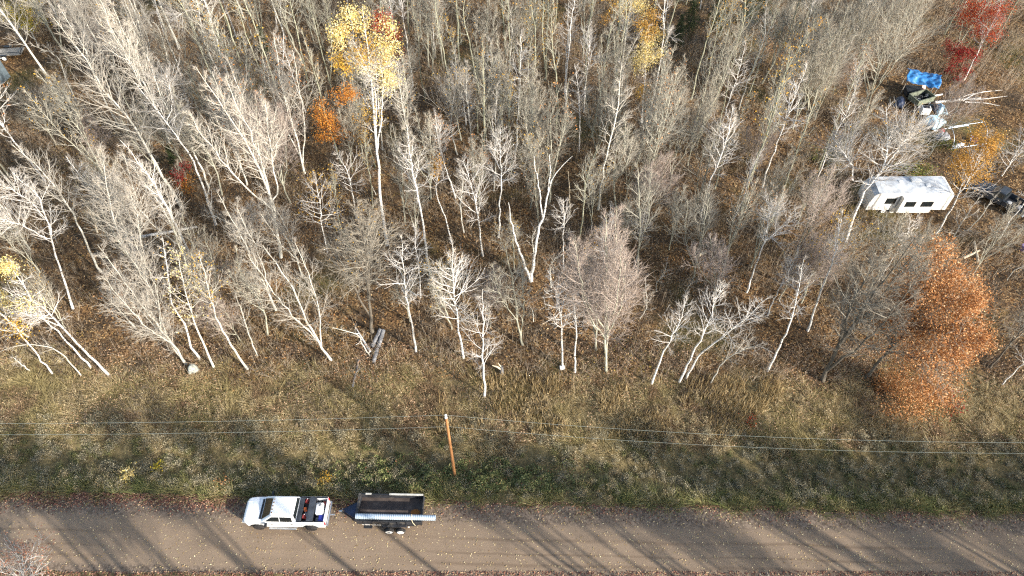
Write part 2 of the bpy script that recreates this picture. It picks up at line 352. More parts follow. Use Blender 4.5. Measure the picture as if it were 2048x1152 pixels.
def tree_geo(kind, main, wid, r, forks=(), stems=None, c0=None, dens=1.0, rbase=None, bare=False):
    """trunk and crown meshes in the tree's own space; main: points from the base (0,0,0) upwards; wid: crown width in metres"""
    k = KIND[kind]; T = Geo(); C = Geo(); KT = 16
    H = max(main[-1][2], 2.0); rb = rbase or max(k['base'] * H, .05)
    P0 = spline(main, KT); P0[1:-1] += r.normal(0, .012 * H ** .5, (KT - 2, 3)) * np.array([1, 1, .3])
    tt = np.linspace(0, 1, KT)
    R0 = rb * (1 - tt) ** .85 * .9 + .012 + rb * .35 * np.exp(-tt * 25)
    st = [P0]; sr = [R0]
    for fk in forks:
        q = spline(fk, KT); q[2:-1] += r.normal(0, .01 * H ** .5, (KT - 3, 3)); i = int(np.argmin(np.linalg.norm(P0 - q[0], axis=1)))
        q[0] = P0[i]; st.append(q); sr.append(np.linspace(max(R0[i] * .75, .03), .018, KT))
    ns = (k['stems'] if stems is None else stems)
    for s in range(ns - 1):
        i = r.integers(1, 6); az = s * 2.4 + r.uniform(0, 1.5); top = P0[-1] * np.array([1, 1, r.uniform(.78, 1.0)])
        top = top + np.array([np.cos(az), np.sin(az), 0]) * wid * r.uniform(.18, .36)
        q = spline([P0[i], P0[i] * .55 + top * .45 + np.array([np.cos(az), np.sin(az), 0]) * wid * .09, top], KT)
        q[2:-1] += r.normal(0, .012 * H ** .5, (KT - 3, 3)); st.append(q); sr.append(np.linspace(R0[i] * .72, .014, KT))
    P = np.stack(st); Rr = np.stack(sr)
    tubes(T, P, Rr, 7)
    if bare: return T, C, P
    c = k['c0'] if c0 is None else c0; Lm = wid * (.66 if len(st) == 1 else .47)
    def L1(t, p):
        q = np.clip((t - c) / (1 - c), 0, 1); return Lm * (.5 + .5 * np.sin(np.pi * np.clip(q * 1.15 + .1, 0, 1))) * (1 - .62 * q ** 2.5)
    n1 = max(3, int(k['n1'] * dens ** .5))
    B1, r1, _, l1 = grow(P, Rr, n1, c, .985, *k['ang'], L1, 7, k['trop'], k['jit'], k['rf'] * 1.5, .008, r)
    tubes(C, B1, r1, 4)
    n2 = max(1, int(k['n2'] * dens ** .5))
    B2, r2, _, l2 = grow(B1, r1, n2, .15, .95, 20, 46, lambda t, p: l1[p] * (.62 - .32 * t), 4, k['trop'] * .8, k['jit'] * 1.1, k['rf'] * 1.3, .0075, r)
    tubes(C, B2, r2, 3)
    if k['n3']:
        B3, r3, _, _ = grow(B2, r2, k['n3'], .1, .95, 15, 42, lambda t, p: np.maximum(l2[p] * .62, .3), 2, 0, 0, k['rf'] * 1.2, .004, r)
        C.cut(); cones(C, B3[:, 0], B3[:, 1], np.full(len(B3), .0095))
        B4, _, _, _ = grow(P, Rr, int(30 * dens), c * .8, 1., 30, 70, lambda t, p: np.full(len(t), .12 * wid), 2, 0, 0, .006, .004, r)
        cones(C, B4[:, 0], B4[:, 1], np.full(len(B4), .009))
    else:
        B3 = B2
    return T, C, np.concatenate([B3[:, 1], B2[:, -1]])
FINE = dict(birch_twig='fine_pale', aspen_twig='fine_pale', maple_twig='fine_grey', pink_twig='fine_pink', pole_twig='fine_grey', oak_twig='fine_grey', snag='snag')
LAND = []        # landmarks for the labels of the smaller trees: (px, py, phrase)
def clump_leaves(g, c, rad, n, size, r, clumps=None):
    k = clumps or max(6, n // 110)
    cc = r.normal(size=(k, 3)); cc = norm(cc) * (r.uniform(0, 1, (k, 1)) ** (1 / 2.2)) * rad
    i = r.integers(0, k, n); p = c + cc[i] + r.normal(size=(n, 3)) * (np.asarray(rad) * .15 + .14)
    quads(g, p, size, .1, .7, r)
def tree(kind, path, w, label, forks=(), leaves=(), group=None, name=None, seed=None, phrase=None, leafy=0, leafmat='leaf_gold', leafjit=.08, **kw):
    """a tree whose base and line stand where these photo pixels put it; w: crown width in pixels"""
    r = np.random.default_rng(seed if seed is not None else int(path[0][0] * 7 + path[0][1] * 13) % 99991)
    B = at(*path[0]); _, _, dep = proj(B)
    main = [np.zeros(3)] + [near_axis(x, y, B) - B for x, y in path[1:]]
    fk = [[near_axis(x, y, B) - B for x, y in f] for f in forks]
    top = B + main[-1]; W = w / FPX * proj(top)[2]
    T, C, tips = tree_geo(kind, main, W, r, fk, **kw)
    k = KIND[kind]; o = thing(name or k['name'], B, label, 'tree', group)
    put('trunk', T.mesh('trunk', M[k['bark']]), o)
    if C.n: put('crown', C.mesh('crown', [M[k['twig']], M[FINE[k['twig']]]], False), o)
    if leafy:
        g = Geo(); p = tips[r.integers(0, len(tips), leafy)]; quads(g, p + r.normal(0, leafjit, p.shape), .12 if leafjit < .1 else .14, .1, .7, r)
        put('foliage', g.mesh('foliage', M[leafmat], False), o)
    by = {}
    for (lx, ly, rx, ry, n, mt) in leaves:
        g = by.setdefault(mt, Geo()); c = near_axis(lx, ly, B) - B; d = proj(B + c)[2]
        n = int(n * 1.9); rad = np.array([rx / FPX * d, rx / FPX * d * .9, ry / FPX * d * 1.15]); clump_leaves(g, c, rad, n, .115 if d < 80 else .14, r)
    for mt, g in by.items(): put('foliage', g.mesh('foliage', M[mt], False), o)
    if phrase: LAND.append((path[0][0], path[0][1], (path[0][0] + path[-1][0]) / 2, (path[0][1] + path[-1][1]) / 2, phrase))
    BASES.append((B[0], B[1]))
    return o
BASES = []
# ------------------------------------------------------------------ the trees one can tell apart (photo pixels: base ... top)
T_ = tree
# -- along the grassy verge
T_('birch', [(218,750),(172,703),(135,665),(100,630),(58,590),(12,520)], 120, 'tall white birch with yellow leaf tufts, rooted farthest out on the verge', [[(128,655),(90,640),(40,625)]], [(25,545,26,30,420,'leaf_yellow'),(45,600,30,30,160,'leaf_yellow'),(20,650,26,40,160,'leaf_gold')], phrase='the verge birch with yellow tufts', c0=.5)
T_('birch', [(182,735),(150,700),(118,665),(60,615),(5,575)], 70, 'slim white birch leaning behind the yellow tufted verge birch', c0=.55, dens=.6)
T_('birch', [(105,747),(68,700),(25,650),(-20,610)], 80, 'white birch at the verge with a straight bare trunk and thin gold leaves', leaves=[(10,600,22,25,220,'leaf_yellow'),(40,670,24,24,60,'leaf_gold')], c0=.55, dens=.7)
T_('sapling', [(163,752),(128,712),(92,692),(40,690),(0,703)], 60, 'bowed young birch bending over the leaf litter at the verge', dens=.6)
T_('sapling', [(60,742),(42,728),(26,715)], 30, 'short leaning sapling on the verge, smallest beside the white birches', dens=.6)
T_('pale', [(372,728),(340,680),(300,630),(255,575),(195,490)], 190, 'broad multi stemmed pale maple fanning out behind the lichen grey boulder', phrase='the broad maple by the boulder', c0=.12, dens=1.7, stems=5)
T_('birch', [(400,718),(382,690),(365,640),(345,600),(325,473)], 60, 'slim white birch curving up just behind the boulder', c0=.6, dens=.5, leafy=40)
T_('aspen', [(428,735),(412,700),(388,645),(376,600),(352,500)], 90, 'aspen with scattered gold leaves standing beside the boulder', leafy=420, leafmat='leaf_yellow', c0=.4, dens=.7)
T_('aspen', [(495,738),(462,690),(440,650),(425,610),(398,500)], 80, 'crooked grey aspen with a few gold leaves at the edge of the mown verge', leafy=200, leafmat='leaf_gold', c0=.5, dens=.6)
T_('sapling', [(515,712),(498,670),(485,630),(470,585)], 70, 'thin bare grey sapling with wiry side twigs at the verge edge')
T_('pale', [(662,720),(635,680),(610,635),(585,575),(525,490)], 175, 'leaning double stemmed maple with long bare side branches near the fallen white branch', phrase='the leaning double maple', stems=3, c0=.18, dens=1.3)
T_('oak', [(745,665),(740,625),(735,560),(730,500),(705,395)], 190, 'big dark trunked oak with a wide bare twiggy crown behind the grey logs', phrase='the dark trunked oak', stems=4, c0=.3, dens=1.6, leafy=150, leafmat='leaf_gold')
T_('birch', [(832,703),(822,640),(812,585),(807,540),(803,475)], 95, 'white birch with a small round bare crown beyond the grey logs', c0=.45, phrase='the round crowned birch')
T_('birch', [(927,716),(915,640),(908,580),(905,490)], 125, 'bright white birch with a dense dome of bare branches', phrase='the dome crowned white birch', c0=.35, dens=1.7)
T_('birch', [(968,795),(965,700),(966,640),(965,578)], 100, 'white birch whose crown spreads low, standing farthest out behind the wire', phrase='the low crowned verge birch', c0=.25, dens=1.2)
T_('birch', [(1125,735),(1122,650),(1115,600),(1095,540)], 105, 'white birch rising from a pale cut block at its foot', c0=.4, phrase='the birch with the cut block')
T_('birch', [(1150,745),(1153,655),(1148,615),(1150,560)], 80, 'slim white birch close beside the one with the cut block', c0=.45, dens=.8)
T_('pink', [(1212,742),(1210,690),(1212,620),(1212,430)], 215, 'huge pinkish grey maple thicket with a broad brush of fine twigs', phrase='the huge pinkish maple', stems=7, c0=.16, dens=2.0)
T_('pink', [(1192,700),(1190,640),(1165,570),(1150,470)], 130, 'pinkish maple clump growing against the huge brushy maple', stems=5, c0=.2)
T_('maple', [(1045,690),(1035,640),(1028,580),(1010,480)], 120, 'dim grey double trunked maple behind the low crowned birch', stems=3)
T_('birch', [(1303,768),(1330,700),(1352,660),(1367,620),(1375,590)], 85, 'leaning white birch at the verge with drooping bare twigs', phrase='the leaning verge birch', c0=.45)
T_('birch', [(1358,765),(1390,700),(1420,640),(1432,600),(1442,565)], 100, 'white birch leaning beside its more tilted twin at the verge', phrase='the twin leaning birches', c0=.5)
T_('birch', [(1372,758),(1395,715),(1440,678),(1482,645),(1535,596)], 95, 'strongly tilted white birch with a kinked trunk and bare crown', c0=.5)
T_('sapling', [(1420,768),(1442,730),(1475,705),(1510,692),(1545,705)], 95, 'drooping arched white birch bent over towards the grass', phrase='the arched birch', c0=.4)
T_('birch', [(1535,742),(1560,690),(1578,650),(1592,600),(1608,518)], 85, 'upright white birch with a forked bare top at the shaded verge', phrase='the upright verge birch', c0=.5, dens=.9)
T_('oak', [(1645,762),(1680,690),(1720,630),(1770,560),(1835,470)], 190, 'dark multi stemmed bare tree in shade beside the russet oak', phrase='the dark bare tree beside the russet oak', stems=5, c0=.2, dens=1.5)
T_('oak', [(1732,757),(1775,702),(1815,660),(1850,610),(1898,522)], 215, 'russet oak still in full brown leaf, its lowest boughs sweeping the grass', [[(1775,702),(1790,660),(1800,600)],[(1815,660),(1870,655),(1945,640)],[(1775,702),(1850,720),(1925,725)]], phrase='the russet oak', c0=.16, dens=1.2, leafy=13000, leafmat='leaf_oak', leafjit=.24, leaves=[(1890,580,62,56,2800,'leaf_oak'),(1948,605,28,40,900,'leaf_oak'),(1952,690,26,38,800,'leaf_oak'),(1832,640,44,46,1500,'leaf_oak'),(1915,670,52,50,2200,'leaf_oak'),(1840,690,44,44,1000,'leaf_oak'),(1860,750,60,36,1500,'leaf_oak'),(1800,788,60,32,1700,'leaf_oak'),(1865,798,56,30,1300,'leaf_oak'),(1775,775,34,24,600,'leaf_oak')])
T_('birch', [(2003,770),(2025,748),(2052,722),(2090,680)], 70, 'white birch at the verge beyond the russet oak', c0=.5)
T_('oak', [(1980,735),(2010,700),(2048,655),(2085,610)], 110, 'dark leaning tree in the shade beyond the russet oak', c0=.4)
T_('birch', [(1615,662),(1643,580),(1660,535),(1671,505),(1685,420)], 70, 'slender birch with sparse gold leaves in front of the camper trailer', leafy=160, leafmat='leaf_gold', c0=.6, dens=.8)
T_('maple', [(1742,575),(1760,540),(1780,495),(1812,432)], 125, 'grey thicket maple in front of the camper trailer windows', stems=4)
T_('birch', [(1755,565),(1783,520),(1800,495),(1838,428)], 70, 'white stemmed birch in front of the camper trailer with raised bare arms', c0=.5)
T_('maple', [(1800,640),(1830,580),(1850,530),(1880,460)], 130, 'grey bushy maple behind the russet oak', stems=4)
# -- second row
T_('birch', [(146,617),(128,560),(108,500),(100,465),(78,395),(25,345)], 130, 'big white birch splitting into long bleached limbs', [[(100,468),(92,440),(50,395),(0,368)],[(100,480),(45,452),(-5,437)]], phrase='the big split birch', c0=.5, dens=1.3)
T_('aspen', [(205,545),(188,520),(158,453),(135,408),(95,353),(25,290)], 110, 'tall whitish aspen sweeping up behind the big split birch', c0=.45, dens=1.3)
T_('pale', [(297,612),(292,560),(283,530),(250,495),(225,430),(200,290)], 175, 'wide fan shaped grey maple with long upswept limbs', phrase='the wide fan maple', c0=.3, dens=1.6, stems=5)
T_('snag', [(195,465),(178,420),(160,390),(140,330)], 50, 'yellowish dead trunk standing among the fan maples')
T_('birch', [(412,580),(393,530),(372,490),(352,452),(325,400),(293,345),(240,280)], 70, 'very tall slender white birch crossing in front of the long fallen log', c0=.5, dens=.8, phrase='the very tall slender birch')
T_('birch', [(432,450),(415,400),(385,320),(362,287),(332,243),(305,210),(270,165)], 130, 'white birch with a speckled trunk forking into two bright leaders', [[(332,243),(345,205),(332,150)]], phrase='the forked speckled birch', c0=.6)
T_('aspen', [(365,418),(322,343),(287,287),(250,225),(215,190),(160,105),(95,20)], 150, 'towering feathery white aspen with upswept twigs along its whole trunk', phrase='the towering feathery aspen', c0=.3, dens=2.2)
T_('pale', [(250,180),(215,120),(180,60),(120,-40)], 150, 'tall pale maple standing behind the towering feathery aspen', c0=.25, dens=1.4)
T_('maple', [(112,290),(92,250),(74,220),(52,172)], 95, 'grey green bare maple near the weathered shed')
T_('maple', [(146,268),(124,225),(110,195),(92,150)], 85, 'grey bare maple beside the feathery aspen, nearer the shed', stems=3)
T_('snag', [(288,135),(255,90),(240,52),(218,30),(208,10)], 90, 'bleached dead tree with a hooked bare limb', [[(243,55),(215,27),(172,24)]], phrase='the bleached hooked dead tree')
T_('birch', [(362,150),(343,100),(322,50),(308,0),(285,-70)], 70, 'straight white birch pole running out of the top edge', c0=.7)
T_('birch', [(440,150),(412,90),(402,50),(393,0),(375,-60)], 120, 'white birch with one long curved side limb', [[(396,20),(375,22),(345,38)]], c0=.6)
T_('pale', [(562,515),(548,420),(541,395),(515,330),(470,250),(392,135)], 170, 'great crooked maple with dark lower trunk and white forked top', [[(541,395),(555,388),(545,330),(530,200)]], phrase='the great crooked maple', c0=.35, dens=1.5, stems=3)
T_('pale', [(552,620),(530,570),(512,538),(485,478),(432,380)], 110, 'feathery pale maple with a single bent stem below the great crooked maple', stems=2, c0=.3)
T_('maple', [(460,290),(440,250),(415,200),(402,115)], 110, 'hazy grey maple with a tall narrow brush of twigs', stems=3)
T_('birch', [(775,490),(765,430),(757,340),(752,280),(745,200),(735,95),(725,15)], 120, 'tall aspen in bright yellow leaf, biggest golden crown of the wood', [[(752,280),(748,180),(705,80)],[(755,300),(765,200),(760,90)]], [(712,35,28,26,560,'leaf_yellow'),(678,75,20,40,520,'leaf_yellow'),(768,85,32,40,760,'leaf_yellow'),(715,100,52,44,650,'leaf_gold'),(755,140,46,38,560,'leaf_yellow'),(690,130,26,26,300,'leaf_gold'),(770,165,30,22,300,'leaf_yellow'),(745,230,30,40,120,'leaf_gold')], name='aspen_tree', phrase='the tall yellow aspen', c0=.55)
T_('aspen', [(765,300),(760,240),(755,170),(748,110)], 90, 'white aspen stem with gold leaves close against the tall yellow aspen', leafy=350, leafmat='leaf_yellow', c0=.4)
T_('maple', [(705,345),(700,300),(690,262),(668,190)], 85, 'russet leaved young oak glowing below the yellow aspen', leaves=[(655,235,26,30,900,'leaf_orange'),(690,190,26,20,600,'leaf_orange'),(665,275,30,22,500,'leaf_orange'),(720,260,26,34,260,'leaf_amber')], name='oak_tree', phrase='the russet young oak', stems=2)
T_('maple', [(790,180),(785,130),(772,80),(755,15)], 60, 'red leaved maple half hidden behind the yellow aspen', leaves=[(760,40,20,26,750,'leaf_red'),(780,75,18,30,700,'leaf_red'),(795,115,14,14,260,'leaf_crimson')], stems=2)
T_('birch', [(712,440),(705,390),(697,350),(672,300)], 75, 'white birch with a narrow crown behind the dark trunked oak', c0=.4)
T_('birch', [(655,505),(645,455),(640,410),(630,352)], 95, 'pale birch with thin yellow leaves beside the dark trunked oak', leafy=260, leafmat='leaf_gold', c0=.35)
T_('birch', [(862,565),(850,480),(842,430),(833,380),(825,325),(813,250)], 90, 'tall leaning white birch with a fine bare crown in mid wood', phrase='the tall mid wood birch', c0=.6)
T_('birch', [(902,483),(893,440),(880,410),(873,380),(876,325)], 60, 'curving slender birch topped with a tuft of orange leaves', leaves=[(878,335,17,22,300,'leaf_amber')], c0=.75, dens=.6, phrase='the birch with the orange tuft')
T_('birch', [(966,512),(955,430),(945,380),(925,315)], 105, 'feathery white birch with a one sided crown', c0=.35, dens=1.2, phrase='the feathery one sided birch')
T_('birch', [(997,475),(1000,410),(1003,370),(1000,310),(1000,258)], 100, 'bright white birch with a bushy tangled crown', c0=.5, dens=1.5, phrase='the bushy tangled birch')
T_('birch', [(1062,562),(1070,510),(1078,455),(1086,440),(1095,385),(1108,350),(1145,312)], 40, 'dead white birch forked into bare antler like prongs', [[(1086,440),(1078,380),(1075,360),(1068,310)],[(1062,562),(1040,505),(1027,460),(1017,405)],[(1095,385),(1100,345),(1100,308)]], name='dead_tree', bare=True, rbase=.15, phrase='the antler forked dead birch')
T_('snag', [(1140,430),(1139,390),(1138,370),(1136,342)], 20, 'broken pale stub of a dead birch', bare=True, rbase=.10)
T_('birch', [(1127,540),(1127,470),(1128,430),(1127,398)], 65, 'small white birch with a little spiky crown in mid wood', c0=.55, dens=.8)
T_('birch', [(1493,585),(1512,530),(1530,485),(1560,455),(1598,412)], 105, 'white forked birch with bare reaching arms near the camper trailer', [[(1530,485),(1535,445),(1545,410)]], c0=.55, phrase='the white reaching birch')
T_('maple', [(1275,555),(1278,480),(1280,420),(1275,330)], 140, 'grey birchy maple with a crooked side limb in the dim centre of the wood', stems=2)
T_('maple', [(1385,560),(1400,500),(1410,440),(1420,375)], 140, 'dim grey maple with a round haze of twigs in front of the dark thicket', stems=3)
T_('pink', [(1430,625),(1430,580),(1428,540),(1420,470)], 125, 'pinkish haze of a maple between the huge brushy maple and the reaching birch', stems=4)
T_('aspen', [(915,310),(903,260),(905,215),(915,145)], 120, 'bushy aspen with a faint yellow tinge and a dense bare crown', leafy=260, leafmat='leaf_gold', c0=.35, dens=1.5, phrase='the yellow tinged aspen')
T_('birch', [(1167,225),(1173,150),(1178,110),(1178,50)], 80, 'white stemmed birch with a spread fan top in the far wood', c0=.45, phrase='the far fan topped birch')
T_('birch', [(1129,228),(1133,150),(1140,70),(1150,-10)], 30, 'long straight pole birch, white only along its upper half', c0=.8, dens=.5)
T_('birch', [(826,172),(818,110),(810,60),(800,-10)], 40, 'straight white birch pole behind the red leaved maple', c0=.75, dens=.5)
T_('birch', [(803,165),(797,90),(785,40),(775,-20)], 40, 'bare birch pole between the red maple and its straight neighbour', c0=.75, dens=.5)
T_('birch', [(566,135),(567,90),(563,40),(556,-50)], 60, 'white wavy birch pole near the far green spruces', c0=.7, dens=.6)
T_('pole', [(665,190),(648,120),(632,60),(612,-20)], 110, 'tall greenish twin stemmed tree behind the yellow aspen', stems=2, dens=1.2)
T_('birch', [(1243,165),(1247,110),(1254,60),(1262,20)], 80, 'blotched white aspen under an amber crown', leaves=[(1232,22,30,22,600,'leaf_amber'),(1275,8,38,20,900,'leaf_yellow'),(1305,38,36,24,560,'leaf_amber')], name='aspen_tree', c0=.6)
T_('birch', [(1283,245),(1288,180),(1293,115),(1298,50)], 60, 'white aspen wrapped in bright yellow leaves', leaves=[(1298,95,30,34,1500,'leaf_yellow'),(1285,122,22,20,500,'leaf_yellow'),(1278,180,18,24,260,'leaf_gold'),(1300,50,32,24,600,'leaf_amber')], name='aspen_tree', c0=.4, phrase='the bright yellow aspen')
T_('birch', [(1298,245),(1312,165),(1325,95),(1331,0),(1336,-60)], 60, 'brilliant white straight birch beside the bright yellow aspen', [[(1322,115),(1340,58)]], c0=.65, dens=.6)
T_('pole', [(1434,265),(1450,200),(1462,140),(1483,50)], 100, 'tall dull olive trunk with a snapped looking top', dens=.9)
T_('maple', [(1733,222),(1752,150),(1768,90),(1795,-40)], 200, 'huge many stemmed grey tree behind the blue tarp shelter', phrase='the huge many stemmed tree', stems=8, c0=.3, dens=1.6)
T_('maple', [(1608,212),(1620,150),(1640,100),(1672,20)], 200, 'broad hazy grey maple in the far wood behind the camper clearing', stems=6, c0=.25, dens=1.4, phrase='the broad hazy maple')
T_('birch', [(1596,118),(1612,60),(1622,20),(1645,-50)], 60, 'white birch pole behind the broad hazy maple', c0=.6)
T_('birch', [(1690,485),(1722,398),(1742,365),(1768,335),(1775,285),(1772,212)], 175, 'great white birch spreading its crown above the camper trailer', [[(1742,365),(1706,360),(1704,330),(1665,275)],[(1768,335),(1800,295),(1828,250)]], phrase='the great birch by the camper', c0=.45, dens=2.4, leafy=200, leafmat='leaf_gold', rbase=.17)
T_('birch', [(1862,482),(1898,428),(1922,383),(1943,350),(1975,262)], 100, 'white trunked birch carrying an amber crown beyond the camper', leaves=[(1945,330,44,40,1300,'leaf_amber'),(1958,275,22,24,700,'leaf_amber'),(1985,290,20,26,600,'leaf_amber'),(1915,320,26,26,300,'leaf_amber')], phrase='the amber crowned birch', c0=.4)
T_('sapling', [(1885,520),(1918,455),(1940,420),(1958,395)], 60, 'thin bare stem between the camper and the dark pickup')
T_('sapling', [(1935,460),(1960,435),(1980,405),(1998,385)], 40, 'thin leaning stem just in front of the dark pickup', dens=.5)
T_('birch', [(1998,478),(2022,440),(2048,405),(2090,345)], 60, 'white birch stem crossing in front of the pickup bed', c0=.6)
T_('birch', [(2003,352),(2015,335),(2030,310),(2060,260)], 90, 'small white branching birch behind the dark pickup', c0=.2)
T_('birch', [(1928,160),(1950,115),(1975,68),(2005,0)], 60, 'scarlet leaved maple blazing above a pale stem, reddest in the wood', leaves=[(1945,25,30,34,1500,'leaf_red'),(1990,15,28,28,1000,'leaf_red'),(1970,60,36,24,1200,'leaf_red'),(1925,115,28,26,900,'leaf_crimson'),(1915,145,24,18,600,'leaf_crimson'),(1900,100,20,14,240,'leaf_crimson')], name='maple_tree', phrase='the scarlet maple')
T_('pale', [(78,95),(62,60),(50,25),(40,-15)], 90, 'yellow green leaved tree beside the flat utility trailer', leaves=[(40,20,34,24,900,'leaf_green'),(65,40,26,18,500,'leaf_green'),(20,30,22,14,300,'leaf_green')], stems=3)
T_('maple', [(365,392),(362,375),(358,355),(355,320)], 40, 'low dull red leaved young oak behind the forked speckled birch', leaves=[(362,345,20,22,480,'leaf_crimson'),(368,370,22,14,260,'leaf_orange')], name='oak_tree', stems=2)
T_('maple', [(505,215),(500,195),(497,175),(490,150)], 40, 'little orange leaved oak in the hazy far wood', leaves=[(493,170,16,18,260,'leaf_amber')], name='oak_tree', stems=2)
T_('sapling', [(740,712),(725,690),(715,670),(665,655)], 40, 'tiny bare sapling beside the fallen white branch', dens=.5)
T_('birch', [(50,1236),(48,1185),(46,1140),(44,1096)], 140, 'bare crown with rust leaves rising from the near side of the road', leafy=800, leafmat='leaf_pink', name='oak_tree', c0=.35, dens=1.0, phrase='the near roadside crown')

# ------------------------------------------------------------------ the smaller trees of the dense wood: a few of each kind, then copies
protos = {}
pr = np.random.default_rng(77)
for kind, n, H, wd in (('maple', 7, 11.5, 4.6), ('pink', 3, 10, 5.0), ('pale', 3, 12.5, 4.6), ('pole', 7, 14, 2.6), ('birch', 4, 12.5, 3.2), ('aspen', 4, 14, 3.2), ('sapling', 3, 6, 2.2)):
    for i in range(n):
        h = H * pr.uniform(.88, 1.12); W = wd * pr.uniform(.85, 1.2)
        main = [np.zeros(3), np.array([pr.normal(0, .18), pr.normal(0, .18), h * .35]), np.array([pr.normal(0, .3), pr.normal(0, .3), h * .7]), np.array([pr.normal(0, .45), pr.normal(0, .45), h])]
        T, C, tips = tree_geo(kind, main, W, pr, dens=1.0)
        tm, cm = T.mesh('trunk', M[KIND[kind]['bark']]), C.mesh('crown', [M[KIND[kind]['twig']], M[FINE[KIND[kind]['twig']]]], False)
        fm = None
        if pr.random() < .35:
            g = Geo(); nl = int(pr.integers(60, 220)); quads(g, tips[pr.integers(0, len(tips), nl)] + pr.normal(0, .07, (nl, 3)), .14, .1, .7, pr)
            fm = g.mesh('foliage', M[['leaf_gold', 'leaf_amber', 'leaf_oak'][pr.integers(0, 3)]], False)
        protos.setdefault(kind, []).append((tm, cm, fm, h))
def plant(kind, x, y, label, group=None, s=None, r=pr):
    tm, cm, fm, h = protos[kind][r.integers(0, len(protos[kind]))]
    s = s or r.uniform(.78, 1.2)
    o = thing(KIND[kind]['name'], (x, y, float(gz(x, y)) - .03), label, 'tree', group, r.uniform(0, 6.28))
    o.rotation_euler[0] = r.normal(0, .035); o.rotation_euler[1] = r.normal(0, .035); o.scale = (s, s, s * r.uniform(.92, 1.08))
    put('trunk', tm, o); put('crown', cm, o)
    if fm: put('foliage', fm, o)
    return o
LOOK = dict(maple='grey bare maple with hazy twigs', pink='pinkish grey maple brush', pale='pale upswept bare maple', pole='thin greenish bare pole tree', birch='slim white birch', aspen='pale bare aspen', sapling='thin low sapling')
SIZE = [(.9, 'short '), (1.08, ''), (9, 'tall ')]
used = {}
def rank_word(n): return ['', 'second ', 'third ', 'fourth ', 'fifth ', 'sixth '][n] if n < 6 else 'another '
CLEAR = [(1240, 140, 1350, 300), (1690, 505, 1830, 545), (1700, 120, 2060, 300), (1710, 335, 1930, 520), (1930, 340, 2060, 520), (-60, 60, 120, 270), (690, 640, 800, 770), (1470, 640, 2060, 1200)]
spots = []
tries = 0
BA = [tuple(q) for q in BASES]
while len(spots) < 285 and tries < 60000:
    tries += 1
    px, py = pr.uniform(-60, 2110), 700 * pr.uniform(0, 1) ** 1.15 - 10
    if any(a < px < c and b_ < py < d for a, b_, c, d in CLEAR): continue
    p = at(px, py); uu = road_u(p[0], p[1])
    if uu < 12.2 or (py > 560 and pr.random() < .45): continue
    if 1640 < px and py > 300 and pr.random() < .6: continue
    dmin = 1.5 if py < 300 else 1.8
    if any((p[0] - q[0]) ** 2 + (p[1] - q[1]) ** 2 < dmin * dmin for q in BA): continue
    BA.append((p[0], p[1])); spots.append((px, py, p))
n0 = 0
while n0 < 45:                                     # the dim thicket at the heart of the wood
    px, py = pr.uniform(900, 1640), pr.uniform(230, 610); p = at(px, py)
    if road_u(p[0], p[1]) < 13 or any(a < px < c and b_ < py < d for a, b_, c, d in CLEAR) or any((p[0] - q[0]) ** 2 + (p[1] - q[1]) ** 2 < 1.4 for q in BA): continue
    BA.append((p[0], p[1])); spots.append((px, py, p)); n0 += 1
for px, py, p in spots:
    if py < 330 and 420 < px < 1560: kinds, pw = ['pole', 'maple', 'aspen', 'birch', 'sapling'], [.42, .30, .10, .12, .06]
    elif px < 620: kinds, pw = ['pale', 'maple', 'aspen', 'birch', 'sapling', 'pink'], [.30, .24, .14, .10, .10, .12]
    elif px > 1250: kinds, pw = ['maple', 'pink', 'pole', 'birch', 'sapling'], [.46, .12, .22, .10, .10]
    else: kinds, pw = ['maple', 'pink', 'pole', 'birch', 'aspen', 'sapling'], [.32, .12, .16, .16, .10, .14]
    kd = kinds[pr.choice(len(kinds), p=np.array(pw) / sum(pw))]
    if py > 520 and kd in ('pole', 'aspen'): kd = 'sapling'
    s = pr.uniform(.7, 1.2) * (.8 if py > 450 else 1) * (1.18 if px < 620 else 1)
    best = min(LAND, key=lambda l: min((l[0] - px) ** 2 + (l[1] - py) ** 2 * 2, (l[2] - px) ** 2 + (l[3] - py) ** 2 * 2))
    dx, dy = px - best[0], py - best[1]
    where = ('behind' if dy < 0 else 'in front of') if abs(dy) * 1.2 > abs(dx) else ('just left of' if dx < 0 else 'just right of')
    sz = next(wd for lim, wd in SIZE if s < lim)
    key = (kd, sz, where, best[4]); n = used.get(key, 0); used[key] = n + 1
    lab = f"{rank_word(n)}{sz}{LOOK[kd]} {where} {best[4]}"
    plant(kd, p[0], p[1], lab.strip(), 'bare trees of the dense wood', s)
